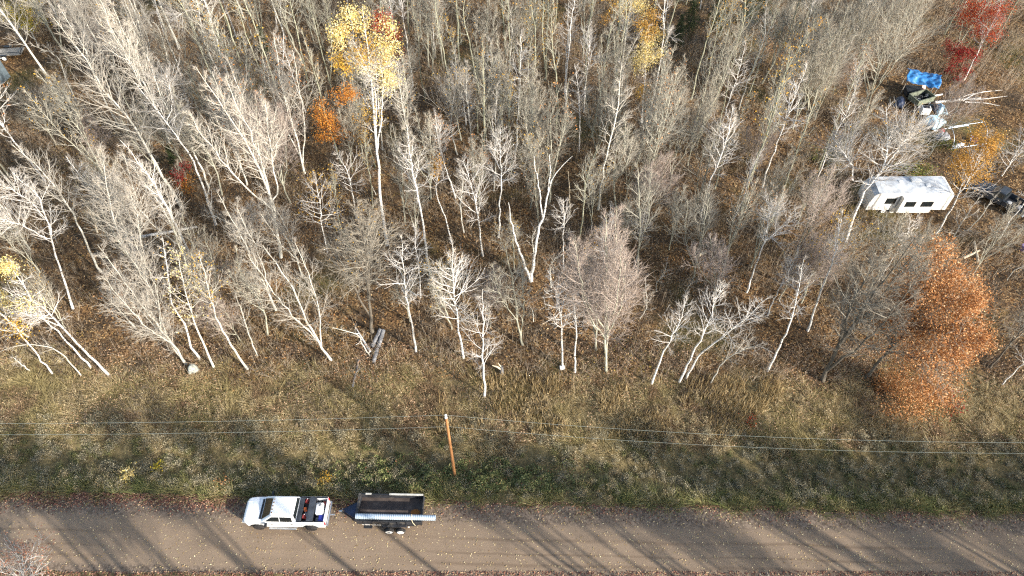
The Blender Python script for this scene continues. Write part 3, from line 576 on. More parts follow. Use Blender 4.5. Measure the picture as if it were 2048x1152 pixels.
# trees of the wood on the near side of the road, whose shadows fall over it
near = []
for i in range(4):                 # high crowned edge trees: bare trunk below, dense top
    h = pr.uniform(12.2, 13.6); main = [np.zeros(3), np.array([pr.normal(0, .2), pr.normal(0, .2), h * .35]), np.array([pr.normal(0, .35), pr.normal(0, .35), h * .7]), np.array([pr.normal(0, .5), pr.normal(0, .5), h])]
    T, C, tips = tree_geo('pale', main, 4.6, pr, stems=2, c0=.60, dens=2.0, rbase=.17)
    near.append((T.mesh('trunk', M['aspen']), C.mesh('crown', [M['aspen_twig'], M['fine_pale']], False), None, h))
protos['near'] = near; KIND['near'] = dict(KIND['aspen'])
nearby = []
for i in range(96):
    for _ in range(60):
        x = -24 + 98 * pr.uniform(0, 1) ** .85; y = pr.uniform(4.5, 9.2) if i < 62 else pr.uniform(-6, 6)
        if all((x - q[0]) ** 2 + (y - q[1]) ** 2 > 1.6 for q in nearby): break
    nearby.append((x, y))
    sx_ = x - .8 * (18.5 - y) / .6
    tall = -23 < sx_ < -2                # unseen trees thinned and made taller so sun reaches the truck and trailer
    if tall:
        if i % 3: continue
        y = min(y, 6.5); x = sx_ + .8 * (18.5 - y) / .6
    if i >= 62 and sx_ < 12: continue
    plant('near', x, y, 'tall bare tree of the wood on the near side of the gravel road', 'trees on the near side of the road', pr.uniform(1.15, 1.3) if tall else pr.uniform(.9, 1.08) if i < 62 else pr.uniform(.95, 1.2))
# ------------------------------------------------------------------ shapes for built things
class B3:
    def __init__(s): s.bm = bmesh.new()
    def box(s, c, d, bev=.012, rot=None, seg=1):
        r = bmesh.ops.create_cube(s.bm, size=1.0); vs = r['verts']
        bmesh.ops.scale(s.bm, vec=d, verts=vs)
        if bev:
            es = list({e for v in vs for e in v.link_edges})
            o = bmesh.ops.bevel(s.bm, geom=es, offset=min(bev, min(d) * .4), segments=seg, affect='EDGES', profile=.5)
            vs = list({v for f in o['faces'] for v in f.verts} | {v for v in vs if v.is_valid})
        if rot: bmesh.ops.rotate(s.bm, verts=vs, cent=(0, 0, 0), matrix=rot)
        bmesh.ops.translate(s.bm, verts=vs, vec=c); return s
    def tube(s, pts, r, n=8, closed=False, cap=True):
        pts = [Vector(p) for p in pts]; rs = r if isinstance(r, (list, tuple)) else [r] * len(pts); rings = []
        for i, p in enumerate(pts):
            d = (pts[min(i + 1, len(pts) - 1)] - pts[max(i - 1, 0)]).normalized()
            a = d.cross(Vector((0, 0, 1)) if abs(d.z) < .9 else Vector((1, 0, 0))).normalized(); b = d.cross(a)
            rings.append([s.bm.verts.new(p + (a * math.cos(k * 2 * math.pi / n) + b * math.sin(k * 2 * math.pi / n)) * rs[i]) for k in range(n)])
        for A, Bq in zip(rings, rings[1:]):
            for k in range(n): s.bm.faces.new((A[k], A[(k + 1) % n], Bq[(k + 1) % n], Bq[k]))
        if cap: s.bm.faces.new(rings[0][::-1]); s.bm.faces.new(rings[-1])
        return s
    def lathe(s, prof, axis='y', n=28, c=(0, 0, 0)):
        """prof: (radius, along the axis) pairs"""
        rings = []
        for rad, h in prof:
            ring = []
            for k in range(n):
                q = k * 2 * math.pi / n; x, z = rad * math.cos(q), rad * math.sin(q)
                p = (x, h, z) if axis == 'y' else (x, z, h) if axis == 'z' else (h, x, z)
                ring.append(s.bm.verts.new(Vector(p) + Vector(c)))
            rings.append(ring)
        for A, Bq in zip(rings, rings[1:]):
            for k in range(n): s.bm.faces.new((A[k], A[(k + 1) % n], Bq[(k + 1) % n], Bq[k]))
        for ring in (rings[0], rings[-1]): s.bm.faces.new(ring)
        return s
    def poly(s, pts, thick=None):
        vs = [s.bm.verts.new(p) for p in pts]; f = s.bm.faces.new(vs)
        if thick is not None:
            r = bmesh.ops.extrude_face_region(s.bm, geom=[f]); bmesh.ops.translate(s.bm, vec=thick, verts=[v for v in r['geom'] if isinstance(v, bmesh.types.BMVert)])
        return s
    def loft(s, rings, cap=True, close=True):
        R_ = [[s.bm.verts.new(p) for p in ring] for ring in rings]; n = len(R_[0])
        for A, Bq in zip(R_, R_[1:]):
            for k in range(n if close else n - 1): s.bm.faces.new((A[k], A[(k + 1) % n], Bq[(k + 1) % n], Bq[k]))
        if cap: s.bm.faces.new(R_[0][::-1]); s.bm.faces.new(R_[-1])
        return s
    def grid(s, f, nu, nv):
        P = [[s.bm.verts.new(f(i / nu, j / nv)) for j in range(nv + 1)] for i in range(nu + 1)]
        for i in range(nu):
            for j in range(nv): s.bm.faces.new((P[i][j], P[i + 1][j], P[i + 1][j + 1], P[i][j + 1]))
        return s
    def out(s, name, m, parent=None, loc=(0, 0, 0), smooth=False, label=None):
        bmesh.ops.recalc_face_normals(s.bm, faces=s.bm.faces)
        me = D.meshes.new(name); s.bm.to_mesh(me); s.bm.free()
        for mm in (m if isinstance(m, (list, tuple)) else [m]): me.materials.append(mm)
        if smooth:
            for p in me.polygons: p.use_smooth = True
            me.set_sharp_from_angle(angle=R(35))
        o = put(name, me, parent, loc)
        if label: o['label'] = label
        return o
def solid(o, t=.01):
    md = o.modifiers.new('thickness', 'SOLIDIFY'); md.thickness = t; return o
M['white_paint'] = paint('white_vehicle_paint', (.78, .80, .82), .2, 0, .02, 1.2, .5, (.66, .64, .60))
M['glass'] = paint('dark_tinted_glass', (.012, .016, .018), .06, 0, .1, 2, .6)
M['black'] = paint('black_paint', (.020, .022, .026), .40, 0, .2, 3, .4)
M['black_dusty'] = paint('dusty_black_steel', (.028, .030, .036), .6, 0, .3, 2.5, .3, (.10, .09, .075))
M['rubber'] = paint('tyre_rubber', (.025, .025, .026), .85, 0, .2, 6, .2, (.10, .085, .07))
M['chrome'] = paint('bright_metal', (.55, .56, .57), .25, .9, .1, 3)
M['dark_rim'] = paint('dark_alloy', (.05, .05, .055), .4, .5, .2, 5)
M['white_rim'] = paint('white_painted_wheel', (.72, .72, .70), .5, 0, .08, 5)
M['amber'] = paint('amber_lamp_lens', (.22, .11, .03), .25)
M['tail'] = paint('red_lamp_lens', (.50, .01, .015), .2)
M['head'] = paint('clear_lamp_lens', (.16, .17, .18), .15)
M['navy'] = paint('navy_cover_vinyl', (.022, .034, .070), .5, 0, .25, 2)
M['cover'] = paint('folded_black_vinyl', (.045, .052, .064), .45, 0, .25, 2)
M['orange_p'] = paint('orange_plastic', (.58, .12, .025), .45)
M['red_p'] = paint('red_plastic', (.22, .03, .028), .5)
M['white_p'] = paint('white_plastic', (.78, .78, .76), .45, 0, .05, 3)
M['blue_p'] = paint('deep_blue_plastic', (.02, .03, .22), .45)
M['grey_p'] = paint('grey_plastic', (.28, .29, .30), .6)
M['galv'] = paint('galvanised_steel', (.42, .51, .60), .42, .25, .08, 1.5, .5)
M['wood'] = paint('grey_weathered_boards', (.36, .33, .28), .85, 0, .25, 6, .1)
M['wood_pale'] = paint('pale_dusty_vinyl', (.50, .49, .44), .7, 0, .15, 3)
M['pole_wood'] = bark('brown_treated_pole', [(.3, (.22, .10, .042)), (.7, (.41, .21, .09))], None, 0, var=.02, zscale=.05)
M['blue_tarp'] = paint('bright_blue_tarpaulin', (.035, .19, .47), .5, 0, .3, 2.5, .3, (.16, .30, .46))
M['pale_tarp'] = paint('pale_blue_grey_tarpaulin', (.36, .53, .64), .5, 0, .18, 3, .4, (.50, .60, .66))
M['grey_tarp'] = paint('grey_tarpaulin', (.26, .27, .29), .6, 0, .2, 4, .3)
M['green_board'] = paint('green_grey_boards', (.17, .19, .14), .8, 0, .3, 4)
M['pink_board'] = paint('faded_pink_board', (.52, .36, .33), .8, 0, .15, 3)
M['camper'] = paint('white_camper_siding', (.70, .69, .66), .4, 0, .03, 1.5, .4, (.52, .50, .46))
M['camper_roof'] = paint('grey_camper_roof', (.46, .49, .52), .8, 0, .2, 1.2, .2, (.60, .60, .58))  # roof colour, greyer and darker than the siding
M['roof_metal'] = paint('pale_metal_roof', (.62, .66, .68), .5, .2, .12, 1.5)
M['shed_wall'] = paint('dark_blue_grey_siding', (.10, .13, .15), .7, 0, .2, 2)
M['pickup'] = paint('dark_grey_pickup_paint', (.05, .058, .07), .3, .2, .15, 1.5)
M['wire'] = paint('bare_aluminium_wire', (.30, .34, .31), .5, .2)
M['ceramic'] = paint('white_ceramic', (.80, .80, .78), .3)
M['stone'] = paint('lichen_grey_stone', (.36, .38, .34), .95, 0, .3, 6, .1, (.16, .17, .14))
M['strap'] = paint('tan_strap', (.62, .52, .34), .8)
M['pipe_end'] = paint('dark_inside', (.02, .02, .022), .8)
RZ = math.atan(-.0209)
def wheel(parent, x, y, z, r, wd, rim, side, name='wheel', rim_r=.62):
    o = B3().lathe([(r * .70, -wd / 2), (r * .94, -wd / 2), (r, -wd * .36), (r, wd * .36), (r * .94, wd / 2), (r * .70, wd / 2)]).out(name, M['rubber'], parent, (x, y, z), True)
    q = side * wd / 2
    B3().lathe([(r * .72, q * 1.0), (r * .68, q * 1.12), (r * .56, q * 1.05), (r * .24, q * 1.05), (r * .16, q * 1.16), (r * .02, q * 1.17)]).out('rim', rim, o, (0, 0, 0), True)
    B3().lathe([(r * .20, q * 1.06), (r * .20, q * 1.2), (r * .10, q * 1.26)]).out('hub', M['dark_rim'], o, (0, 0, 0), True)
    return o
# ------------------------------------------------------------------ white crew cab pickup truck (front towards -x)
tk = thing('pickup_truck', (*at(579, 1033)[:2], .06), 'white crew cab pickup truck with gear piled in its open bed, towing a trailer', 'truck', None, RZ)
WF, WR, RW = -1.98, 2.02, .435
def arch(x, base=.52):
    z = base
    for xw in (WF, WR):
        d = .56 ** 2 - (x - xw) ** 2
        if d > 0: z = max(z, .43 + math.sqrt(d))
    return z
def prof_top(x):
    return np.interp(x, [-3.12, -3.05, -2.9, -2.4, -1.6, -1.3, 1.05], [.98, 1.12, 1.20, 1.27, 1.33, 1.36, 1.38])
def half_w(x): return float(np.interp(x, [-3.12, -3.0, -2.75, -2.3, 3.2], [.62, .84, .97, 1.01, 1.01]))
rings = []
for x in np.concatenate([[-3.12, -3.08, -3.0], np.arange(-2.9, 1.06, .05)]):
    h, zt, zb = half_w(x), float(prof_top(x)), arch(x)
    sidep = [(h - .05, zb), (h, min(zb + .05, zt - .3)), (h + .012, max(zb + .06, .98)), (h - .015, zt - .13), (h - .09, zt - .02), (h - .32, zt + .015)]
    rings.append([(x, y, z) for y, z in sidep] + [(x, -y, z) for y, z in sidep[::-1]])
body = B3().loft(rings).out('body', M['white_paint'], tk, smooth=True)
B3().poly([(-2.95, .60, 1.2155), (-1.68, .72, 1.345), (-1.68, .70, 1.345), (-2.95, .575, 1.2155)], (0, 0, .012)).poly([(-2.95, -.60, 1.2155), (-1.68, -.72, 1.345), (-1.68, -.70, 1.345), (-2.95, -.575, 1.2155)], (0, 0, .012)).out('hood_ridge', M['white_paint'], body)
def cab_ring(z, f):   # f 0 belt .. 1 roof
    x0, x1 = -1.62 + .80 * f, 1.03 - .13 * f; h = .965 - .21 * f
    c = .10
    return [(x0, h - .16, z), (x0 + c, h, z), (x1 - c, h, z), (x1, h - .1, z), (x1, -h + .1, z), (x1 - c, -h, z), (x0 + c, -h, z), (x0, -h + .16, z)]
def lerp3(a, b_, t_): return tuple(p * (1 - t_) + q * t_ for p, q in zip(a, b_))
zb_, zr_ = 1.345, 1.93
cr0, cr1 = cab_ring(zb_, 0), cab_ring(zr_, 1)
top = [(x * .965 - .0, y * .93, 1.975) for x, y, z in cr1]; top2 = [(x * .80, y * .7, 1.992) for x, y, z in cr1]
B3().loft([cr0, cr1, top, top2]).out('cab', M['white_paint'], tk, smooth=True)
def pane(q, name, off, m=None):
    a = Vector(q[0]); n = (Vector(q[1]) - a).cross(Vector(q[-1]) - a).normalized() * off
    return B3().poly([Vector(p) + n for p in q], -n * .8).out(name, m or M['glass'], tk)
def side_q(x0, x1, x2, x3, s, f0=.10, f1=.86):   # lower front, lower rear, upper rear, upper front
    def p(x, f): return (x, s * (.965 - .21 * f), zb_ + (zr_ - zb_) * f)
    q = [p(x0, f0), p(x1, f0), p(x2, f1), p(x3, f1)]
    return q if s < 0 else q[::-1]
pane([lerp3(cr0[0], cr1[0], .03), lerp3(cr0[7], cr1[7], .03), lerp3(cr0[7], cr1[7], .96), lerp3(cr0[0], cr1[0], .96)], 'windshield', .01)
pane([lerp3(cr0[4], cr1[4], .2), lerp3(cr0[3], cr1[3], .2), lerp3(cr0[3], cr1[3], .9), lerp3(cr0[4], cr1[4], .9)], 'rear_window', .01)
for s in (-1, 1):
    pane(side_q(-1.28, -.17, -.17, -.72, s), 'side_window', .012)
    pane(side_q(-.11, .80, .76, -.11, s), 'side_window', .012)
    d = B3().box((-.62, s * 1.024, .97), (1.02, .012, .62), .004).out('door', M['white_paint'], tk)
    B3().box((-.24, s * 1.045, 1.17), (.22, .03, .04), .008).out('handle', M['black'], d)
    d2 = B3().box((.42, s * 1.024, .97), (.98, .012, .62), .004).out('door', M['white_paint'], tk)
    B3().box((.74, s * 1.045, 1.17), (.22, .03, .04), .008).out('handle', M['black'], d2)
    B3().box((-1.16, s * 1.20, 1.33), (.16, .26, .30), .04, seg=2).box((-1.13, s * 1.06, 1.24), (.08, .16, .06), .01).out('mirror', M['black'], tk)
    B3().box((-.10, s * 1.08, .46), (2.1, .16, .06), .02).out('running_board', M['chrome'], tk)
    B3().box((-2.93, s * .83, .98), (.10, .22, .20), .03, rot=Matrix.Rotation(s * .5, 3, 'Z')).out('headlight', M['head'], tk)
    wheel(tk, WF, s * .92, RW - .02, RW, .29, M['dark_rim'], s)
    wheel(tk, WR, s * .92, RW - .02, RW, .29, M['dark_rim'], s)
    pts = []
    for xw in (WF, WR):
        B3().tube([(xw + .575 * math.cos(q), s * 1.012, .43 + .575 * math.sin(q)) for q in np.linspace(.12, math.pi - .12, 15)], .035, 6).out('wheel_arch', M['black'], tk)
    # bed side: a hollow wall with its own arch
    rr = []
    for x in np.arange(1.07, 3.16, .05):
        h = half_w(x) - (.03 * max(0, x - 2.9)); zt = 1.40 + .02 * (x - 1.07)
        rr.append([(x, s * (h - .05), arch(x, .56)), (x, s * h, arch(x, .56) + .05), (x, s * (h + .012), 1.02), (x, s * (h - .01), zt - .05), (x, s * (h - .06), zt), (x, s * (h - .15), zt), (x, s * (h - .16), .80)])
    B3().loft(rr).out('bed_side', M['white_paint'], tk, smooth=True)
    B3().box((2.1, s * .905, 1.44), (2.05, .10, .03), .01).out('bed_rail', M['black'], tk)
    B3().box((3.13, s * .90, 1.12), (.06, .17, .36), .02).out('tail_light', M['tail'], tk)
    B3().box((-.80, s * 1.034, 1.05), (.10, .008, .10), .003, rot=Matrix.Rotation(.0, 3, 'Y')).box((-.80, s * 1.034, 1.12), (.22, .008, .022), .003).out('door_emblem', M['black'], tk)
B3().box((2.1, 0, .80), (2.04, 1.72, .05), .005).out('bed_floor', M['black_dusty'], tk)
B3().box((1.09, 0, 1.12), (.05, 1.78, .60), .01).out('bed_front', M['black'], tk)
tg = B3().box((3.13, 0, 1.13), (.10, 1.60, .58), .03, seg=2).out('tailgate', M['white_paint'], tk, smooth=True)
B3().box((3.19, 0, 1.28), (.02, .24, .06), .006).out('handle', M['black'], tg)
B3().box((3.24, 0, .66), (.18, 1.86, .20), .04, seg=2).box((3.45, 0, .50), (.36, .10, .08), .01).out('rear_bumper', M['chrome'], tk, smooth=True)
B3().box((-3.12, 0, .70), (.16, 1.62, .24), .05, seg=2).out('front_bumper', M['white_paint'], tk, smooth=True)
B3().box((-3.125, 0, .98), (.05, 1.16, .26), .02).out('grille', M['black'], tk)
for y in (-.50, -.26, 0, .26, .50):
    B3().box((-.72 + .03 * abs(y), y, 1.985), (.10, .09, .035), .012, seg=2).out('clearance_lamp', M['amber'], tk, smooth=True)
B3().box((-.3, 0, .50), (5.4, .9, .18), .03).out('chassis', M['black'], tk)
B3().box((-1.72, 0, 1.342), (.16, 1.5, .03), .01).out('cowl', M['black'], tk)
tk.scale = (.94, .97, .97)
tkm = Matrix.Translation(tk.location) @ Matrix.Rotation(RZ, 4, 'Z') @ Matrix.Diagonal((.94, .97, .97, 1))
def on(mtx, *p): return mtx @ Vector(p)
# folded bed cover: front panel up against the cab and the hinged stack
cov = thing('bed_cover', on(tkm, 1.98, 0, 1.46), 'folded black bed cover lying across the open pickup bed', 'cover', None, RZ)
B3().box((.10, 0, .055), (.46, 1.74, .035), .012, rot=Matrix.Rotation(-.05, 3, 'Y')).box((.08, 0, .10), (.44, 1.74, .035), .012, rot=Matrix.Rotation(.06, 3, 'Y')).out('panel', M['cover'], cov)
B3().tube([(-.14, -.86, .05), (-.14, .86, .05)], .035, 8).tube([(.31, -.86, .06), (.31, .86, .06)], .03, 8).out('hinge', M['black'], cov)
tb = thing('tool_box', on(tkm, 1.26, 0, .83), 'narrow black tool chest across the pickup bed behind the cab', 'tool box', None, RZ)
B3().box((0, 0, .30), (.26, 1.66, .58), .02).out('case', M['black'], tb); B3().box((0, 0, .61), (.28, 1.68, .04), .012).out('lid', M['cover'], tb)
pw = thing('chainsaw', on(tkm, 1.56, .02, 1.20), 'orange power saw lying in the pickup bed', 'saw', None, RZ + .3)
B3().box((0, 0, .12), (.20, .34, .20), .05, seg=2).out('housing', M['orange_p'], pw, smooth=True)
B3().tube([(-.1, .1, .2), (-.1, .0, .30), (-.1, -.12, .22)], .018, 6).out('handle', M['black'], pw); B3().box((.02, -.38, .12), (.05, .48, .09), .01).out('bar', M['chrome'], pw)
gb = thing('gear_box', on(tkm, 1.56, 0, .825), 'dark crate under the orange saw in the pickup bed', 'crate', None, RZ)
B3().box((0, 0, .18), (.30, 1.2, .36), .02).out('crate', M['black_dusty'], gb)
for yy, mm, lab in ((.66, 'red_p', 'red and white fuel jug at the far rail of the pickup bed'), (-.50, 'red_p', 'red fuel can near the side rail of the pickup bed, beside the saw')):
    j = thing('fuel_can', on(tkm, 1.57, yy, 1.20), lab, 'fuel can', None, RZ)
    B3().box((0, 0, .13), (.22, .30, .26), .04, seg=2).out('can', M[mm], j, smooth=True)
    B3().tube([(-.06, -.08, .26), (-.03, -.02, .31), (.04, .06, .31), (.07, .1, .26)], .015, 6).out('handle', M[mm], j)
    B3().lathe([(.035, .25), (.035, .30), (.02, .32)], 'z', 10, (.03, .1, 0)).out('cap', M['white_p'], j)
ct = thing('water_tank', on(tkm, 2.63, .10, .83), 'white square plastic tank in the rear of the pickup bed', 'tank', None, RZ + .08)
B3().box((0, 0, .34), (.56, .82, .66), .10, seg=3).out('tank', M['white_p'], ct, smooth=True)
B3().tube([(-.2, .25, .66), (-.1, .30, .74), (.05, .24, .75), (.12, .34, .68)], .022, 6).tube([(0, .2, .66), (.02, .12, .72), (.16, .22, .68)], .02, 6).out('hose', M['black'], ct)
bj = thing('storage_tote', on(tkm, 2.88, -.58, .83), 'deep blue plastic tote in the tailgate corner of the pickup bed', 'tote', None, RZ)
B3().box((0, 0, .22), (.36, .42, .44), .04, seg=2).out('tub', M['blue_p'], bj, smooth=True); B3().box((0, 0, .455), (.40, .46, .03), .012).out('lid', M['blue_p'], bj)
gj = thing('work_bag', on(tkm, 2.55, -.62, .83), 'small grey work bag beside the blue tote in the pickup bed', 'bag', None, RZ)
B3().box((0, 0, .16), (.28, .30, .32), .08, seg=3).out('bag', M['grey_p'], gj, smooth=True); B3().tube([(-.08, 0, .31), (0, 0, .42), (.08, 0, .31)], .015, 6).out('handle', M['black'], gj)
rj = thing('pump', on(tkm, 2.92, .55, .83), 'red motor pump in the far tailgate corner of the pickup bed', 'pump', None, RZ)
B3().box((0, 0, .2), (.30, .34, .34), .05, seg=2).out('motor', M['red_p'], rj, smooth=True); B3().tube([(-.14, -.16, .04), (-.14, -.16, .46), (.14, -.16, .46), (.14, -.16, .04)], .016, 6).out('frame', M['black'], rj)
# ------------------------------------------------------------------ black dump trailer
tr = thing('dump_trailer', (*at(786, 1030)[:2], .05), 'black dump trailer with a rust stained empty floor hitched behind the white pickup', 'trailer', None, RZ)
HL, HW, ZF, ZT = 2.28, .97, .74, 1.28
m, t, b = mat('worn_trailer_floor', .7, .1, .3); oc = t.nodes.new('ShaderNodeTexCoord').outputs['Object']
c = ramp(t, noise(t, oc, 1.6, 5, .65), [(.3, (.042, .033, .03)), (.55, (.085, .066, .056)), (.75, (.14, .115, .095))])
mp = N(t, 'ShaderNodeMapping'); link(t, oc, mp.inputs[0]); mp.inputs['Location'].default_value = (-1.72 * 1.6, .08 * 2.4, 0); mp.inputs['Scale'].default_value = (1.6, 2.4, 0)
ln = N(t, 'ShaderNodeVectorMath', operation='LENGTH'); link(t, mp.outputs[0], ln.inputs[0])
rs = math_n(t, 'ADD', ln.outputs['Value'], math_n(t, 'MULTIPLY', noise(t, oc, 3, 3), .3))
c = mix(t, math_n(t, 'SUBTRACT', 1.0, smooth(t, rs, .55, .85)), c, (.30, .115, .022))
link(t, c, b.inputs['Base Color']); M['tfloor'] = m
B3().box((0, 0, ZF), (2 * HL, 2 * HW, .06), .005).out('floor', M['tfloor'], tr)
for s, lab in ((1, None), (-1, None)):
    B3().box((0, s * HW, (ZF + ZT) / 2 + .02), (2 * HL, .05, ZT - ZF + .04), .006).out('side_wall', M['black_dusty'], tr)
    B3().box((0, s * HW, ZT + .06), (2 * HL + .04, .09, .07), .012).out('top_rail', M['black'], tr)
    for x in np.linspace(-1.8, 1.8, 7): B3().box((x, s * (HW + .05), 1.0), (.06, .06, .56), .006).out('stake', M['black'], tr)
    fe = B3().box((.36, s * (HW + .13), .80), (1.66, .20, .05), .02).box((-.47, s * (HW + .13), .70), (.05, .20, .22), .01).box((1.19, s * (HW + .13), .70), (.05, .20, .22), .01).out('fender', M['black_dusty'], tr)
    for x in (-.05, .77): wheel(tr, x, s * (HW + .33), .345, .345, .22, M['white_rim'], s, rim_r=.70)
    B3().box((-1.55, s * (HW + .14), .55), (.62, .22, .10), .02).out('step', M['black'], tr)
    B3().box((1.35, s * (HW + .12), .60), (.10, .05, .12), .01).out('marker_lamp', M['white_p'], tr)
    # row of short pale letters, too small to read, along the frame
    bb = B3(); xq = -1.95
    for k in range(20):
        wd = [.05, .07, .06, .08][k % 4]
        if k not in (7, 12): bb.box((xq + wd / 2, s * (HW + .062), ZF - .02), (wd, .006, .09), .0)
        xq += wd + .018
    bb.out('lettering', M['white_p'], tr)
B3().box((0, 0, .58), (2 * HL, 1.5, .14), .02).out('chassis', M['black'], tr)
B3().box((HL - .85, 0, .45), (.9, 1.9, .18), .02).out('ramp_box', M['black'], tr)
B3().box((-HL, 0, 1.04), (.06, 2 * HW + .06, .68), .008).box((-HL - .05, 0, 1.38), (.16, 2 * HW + .10, .06), .01).out('front_wall', M['black_dusty'], tr)
B3().box((HL, 0, 1.02), (.05, 2 * HW + .04, .60), .008).out('rear_gate', M['black_dusty'], tr)
B3().box((-1.7, HW + .002, ZT + .115), (.42, .12, .04), .01).out('far_rail_cap', M['wood_pale'], tr)
B3().box((1.02, HW + .002, ZT + .12), (2.45, .13, .05), .012).out('tarp_roller', M['wood_pale'], tr)
B3().poly([(-HL - .06, -.72, .66), (-HL - .06, .72, .66), (-HL - 1.15, .10, .66), (-HL - 1.15, -.10, .66)], (0, 0, .05)).out('tongue_deck', M['navy'], tr)
for s in (-1, 1): B3().tube([(-HL - .02, s * .82, .58), (-HL - 1.3, s * .06, .56)], .05, 6).out('tongue_bar', M['black'], tr)
B3().box((-HL - 1.42, 0, .56), (.30, .12, .12), .03).tube([(-HL - 1.2, .0, .3), (-HL - 1.2, .0, .95)], .035, 8).out('coupler', M['chrome'], tr)
trm = Matrix.Translation(tr.location) @ Matrix.Rotation(RZ, 4, 'Z')
cp = thing('culvert_pipe', on(trm, .50, -.76, ZT + .32), 'long galvanised corrugated culvert pipe lying along the near wall of the trailer', 'pipe', None, RZ)
pr_, xs_ = [], np.arange(-2.80, 2.81, .025)
prof = [(.19 + .010 * math.sin(x * 2 * math.pi / .13), x) for x in xs_]
inner = [(.175, x) for x in (xs_[-1], xs_[0])]
bb = B3(); ring = []
allp = prof + inner; n = 24; rings = []
for rad, x in allp: rings.append([(x, rad * math.cos(k * 2 * math.pi / n), rad * math.sin(k * 2 * math.pi / n)) for k in range(n)])
bb.loft(rings + [rings[0]], cap=False).out('pipe_wall', M['galv'], cp, smooth=True)
sp = thing('tie_strap', on(trm, 1.62, -.76, ZT + .32), 'tan tie down strap over the culvert pipe', 'strap', None, RZ)
B3().tube([(0, .20, -.06), (0, .15, .15), (0, 0, .213), (0, -.15, .15), (.04, -.21, 0), (.10, -.30, -.30), (.24, -.36, -.62)], .02, 6).out('webbing', M['strap'], sp)
# ------------------------------------------------------------------ utility poles and wires
def upole(x, y, h, label):
    z = float(gz(x, y)); o = thing('utility_pole', (x, y, z), label, 'pole', 'power line poles')
    B3().tube([(0, 0, -.2), (0, 0, h * .33), (0, 0, h * .66), (0, 0, h)], [.12, .11, .10, .085], 12).out('pole', M['pole_wood'], o, smooth=True)
    B3().tube([(0, 0, h - .05), (0, 0, h + .22)], .02, 6).lathe([(.05, h + .16), (.085, h + .2), (.085, h + .28), (.05, h + .32)], 'z', 12).out('insulator', M['ceramic'], o, smooth=True)
    B3().lathe([(.092, h - .08), (.092, h + .005), (.02, h + .03)], 'z', 12).out('cap', M['ceramic'], o, smooth=True)
    B3().box((0, .15, h - 1.75), (.10, .12, .14), .02).lathe([(.05, h - 1.80), (.06, h - 1.75), (.05, h - 1.70)], 'z', 10, (0, .24, 0)).out('bracket', M['grey_p'], o)
    return np.array([x, y, z + h])
pb = at(910, 953); tp = near_axis(895, 834, pb); PH = float(tp[2] - pb[2])
P1 = upole(pb[0], pb[1], PH, 'brown wooden utility pole with a white insulator on top, standing in the ditch weeds')
P0 = upole(-52, pb[1] - .5, PH - .2, 'wooden utility pole down the road beyond the picture edge, by the ditch')
P2 = upole(44, pb[1] - 2.0, PH + .0, 'wooden utility pole up the road beyond the picture edge, by the ditch')
for dz, dy, lab in ((.30, 0, 'upper power wire strung over the top of the utility pole'), (-1.75, .24, 'lower power wire fixed to the side of the utility pole')):
    pts = []
    for A, Bq in ((P0, P1), (P1, P2)):
        for q in np.linspace(0, 1, 24)[(0 if A is P0 else 1):]:
            p = A * (1 - q) + Bq * q; pts.append((p[0], p[1] + dy, p[2] + dz - 4 * (.7 if A is P0 else 1.5) * q * (1 - q)))
    o = B3().tube(pts, .0065, 6).out('power_wire', M['wire']); tag(o, lab, 'wire', 'power wires')
# ------------------------------------------------------------------ camper trailer in the clearing
def frame(p, q, z):
    """a local frame: origin at the middle of two photo pixels taken at height z, x axis from the first to the second"""
    a, b_ = at(*p, z), at(*q, z); c = (a + b_) / 2; d = b_ - a
    return c, math.atan2(d[1], d[0]), float(np.linalg.norm(d[:2]))
c, rz, Lc = frame((1748, 388), (1912, 387), 2.75)
CL, CW, CH = Lc, 2.45, 2.75
ox, oy = -math.sin(rz) * CW / 2, math.cos(rz) * CW / 2
g0 = float(gz(c[0], c[1]))
ca = thing('camper_trailer', (c[0] + ox, c[1] + oy, g0), 'long white camper trailer with a grey roof parked in the trees', 'camper', None, rz)
hl, hw = CL / 2, CW / 2
out_ = [(-hl, .55), (-hl + .02, 1.5), (-hl + .22, 2.40), (-hl + .55, 2.72), (hl - .5, 2.75), (hl - .12, 2.62), (hl, 2.35), (hl, .50)]
B3().poly([(x, -hw, z) for x, z in out_], (0, CW, 0)).out('body', M['camper'], ca)
B3().grid(lambda a, b_: (-hl + .52 + a * (2 * hl - .97), -hw + .04 + b_ * (CW - .08), 2.755 + .11 * math.sin(math.pi * b_) + .015 * math.sin(a * 25)), 30, 6).out('roof', M['camper_roof'], ca)
B3().poly([(-hl + .21, -hw + .05, 2.412), (-hl + .21, hw - .05, 2.412), (-hl + .52, hw - .05, 2.715), (-hl + .52, -hw + .05, 2.715)], (-.01, 0, .012)).out('front_cap', M['camper_roof'], ca)
sl_ = B3().box((hl * .13, -hw - .22, 1.52), (3.3, .5, 1.95), .03).out('slide_out', M['camper'], ca)
for x, wd in ((hl * .13 - .72, 1.0), (hl * .13 + .92, 1.15)):
    wn = B3().box((x, -hw - .475, 1.75), (wd, .03, .66), .01).out('window', M['glass'], ca); B3().box((x, -hw - .494, 1.40), (wd + .06, .012, .03), .0).box((x, -hw - .494, 2.10), (wd + .06, .012, .03), .0).out('frame', M['grey_p'], wn)
wn = B3().box((-hl + 2.05, -hw - .012, 1.75), (1.0, .03, .72), .01).out('window', M['glass'], ca)
B3().box((-hl + 2.05, -hw - .03, 2.13), (1.06, .012, .03), 0).box((-hl + 2.05, -hw - .03, 1.37), (1.06, .012, .03), 0).out('frame', M['grey_p'], wn)
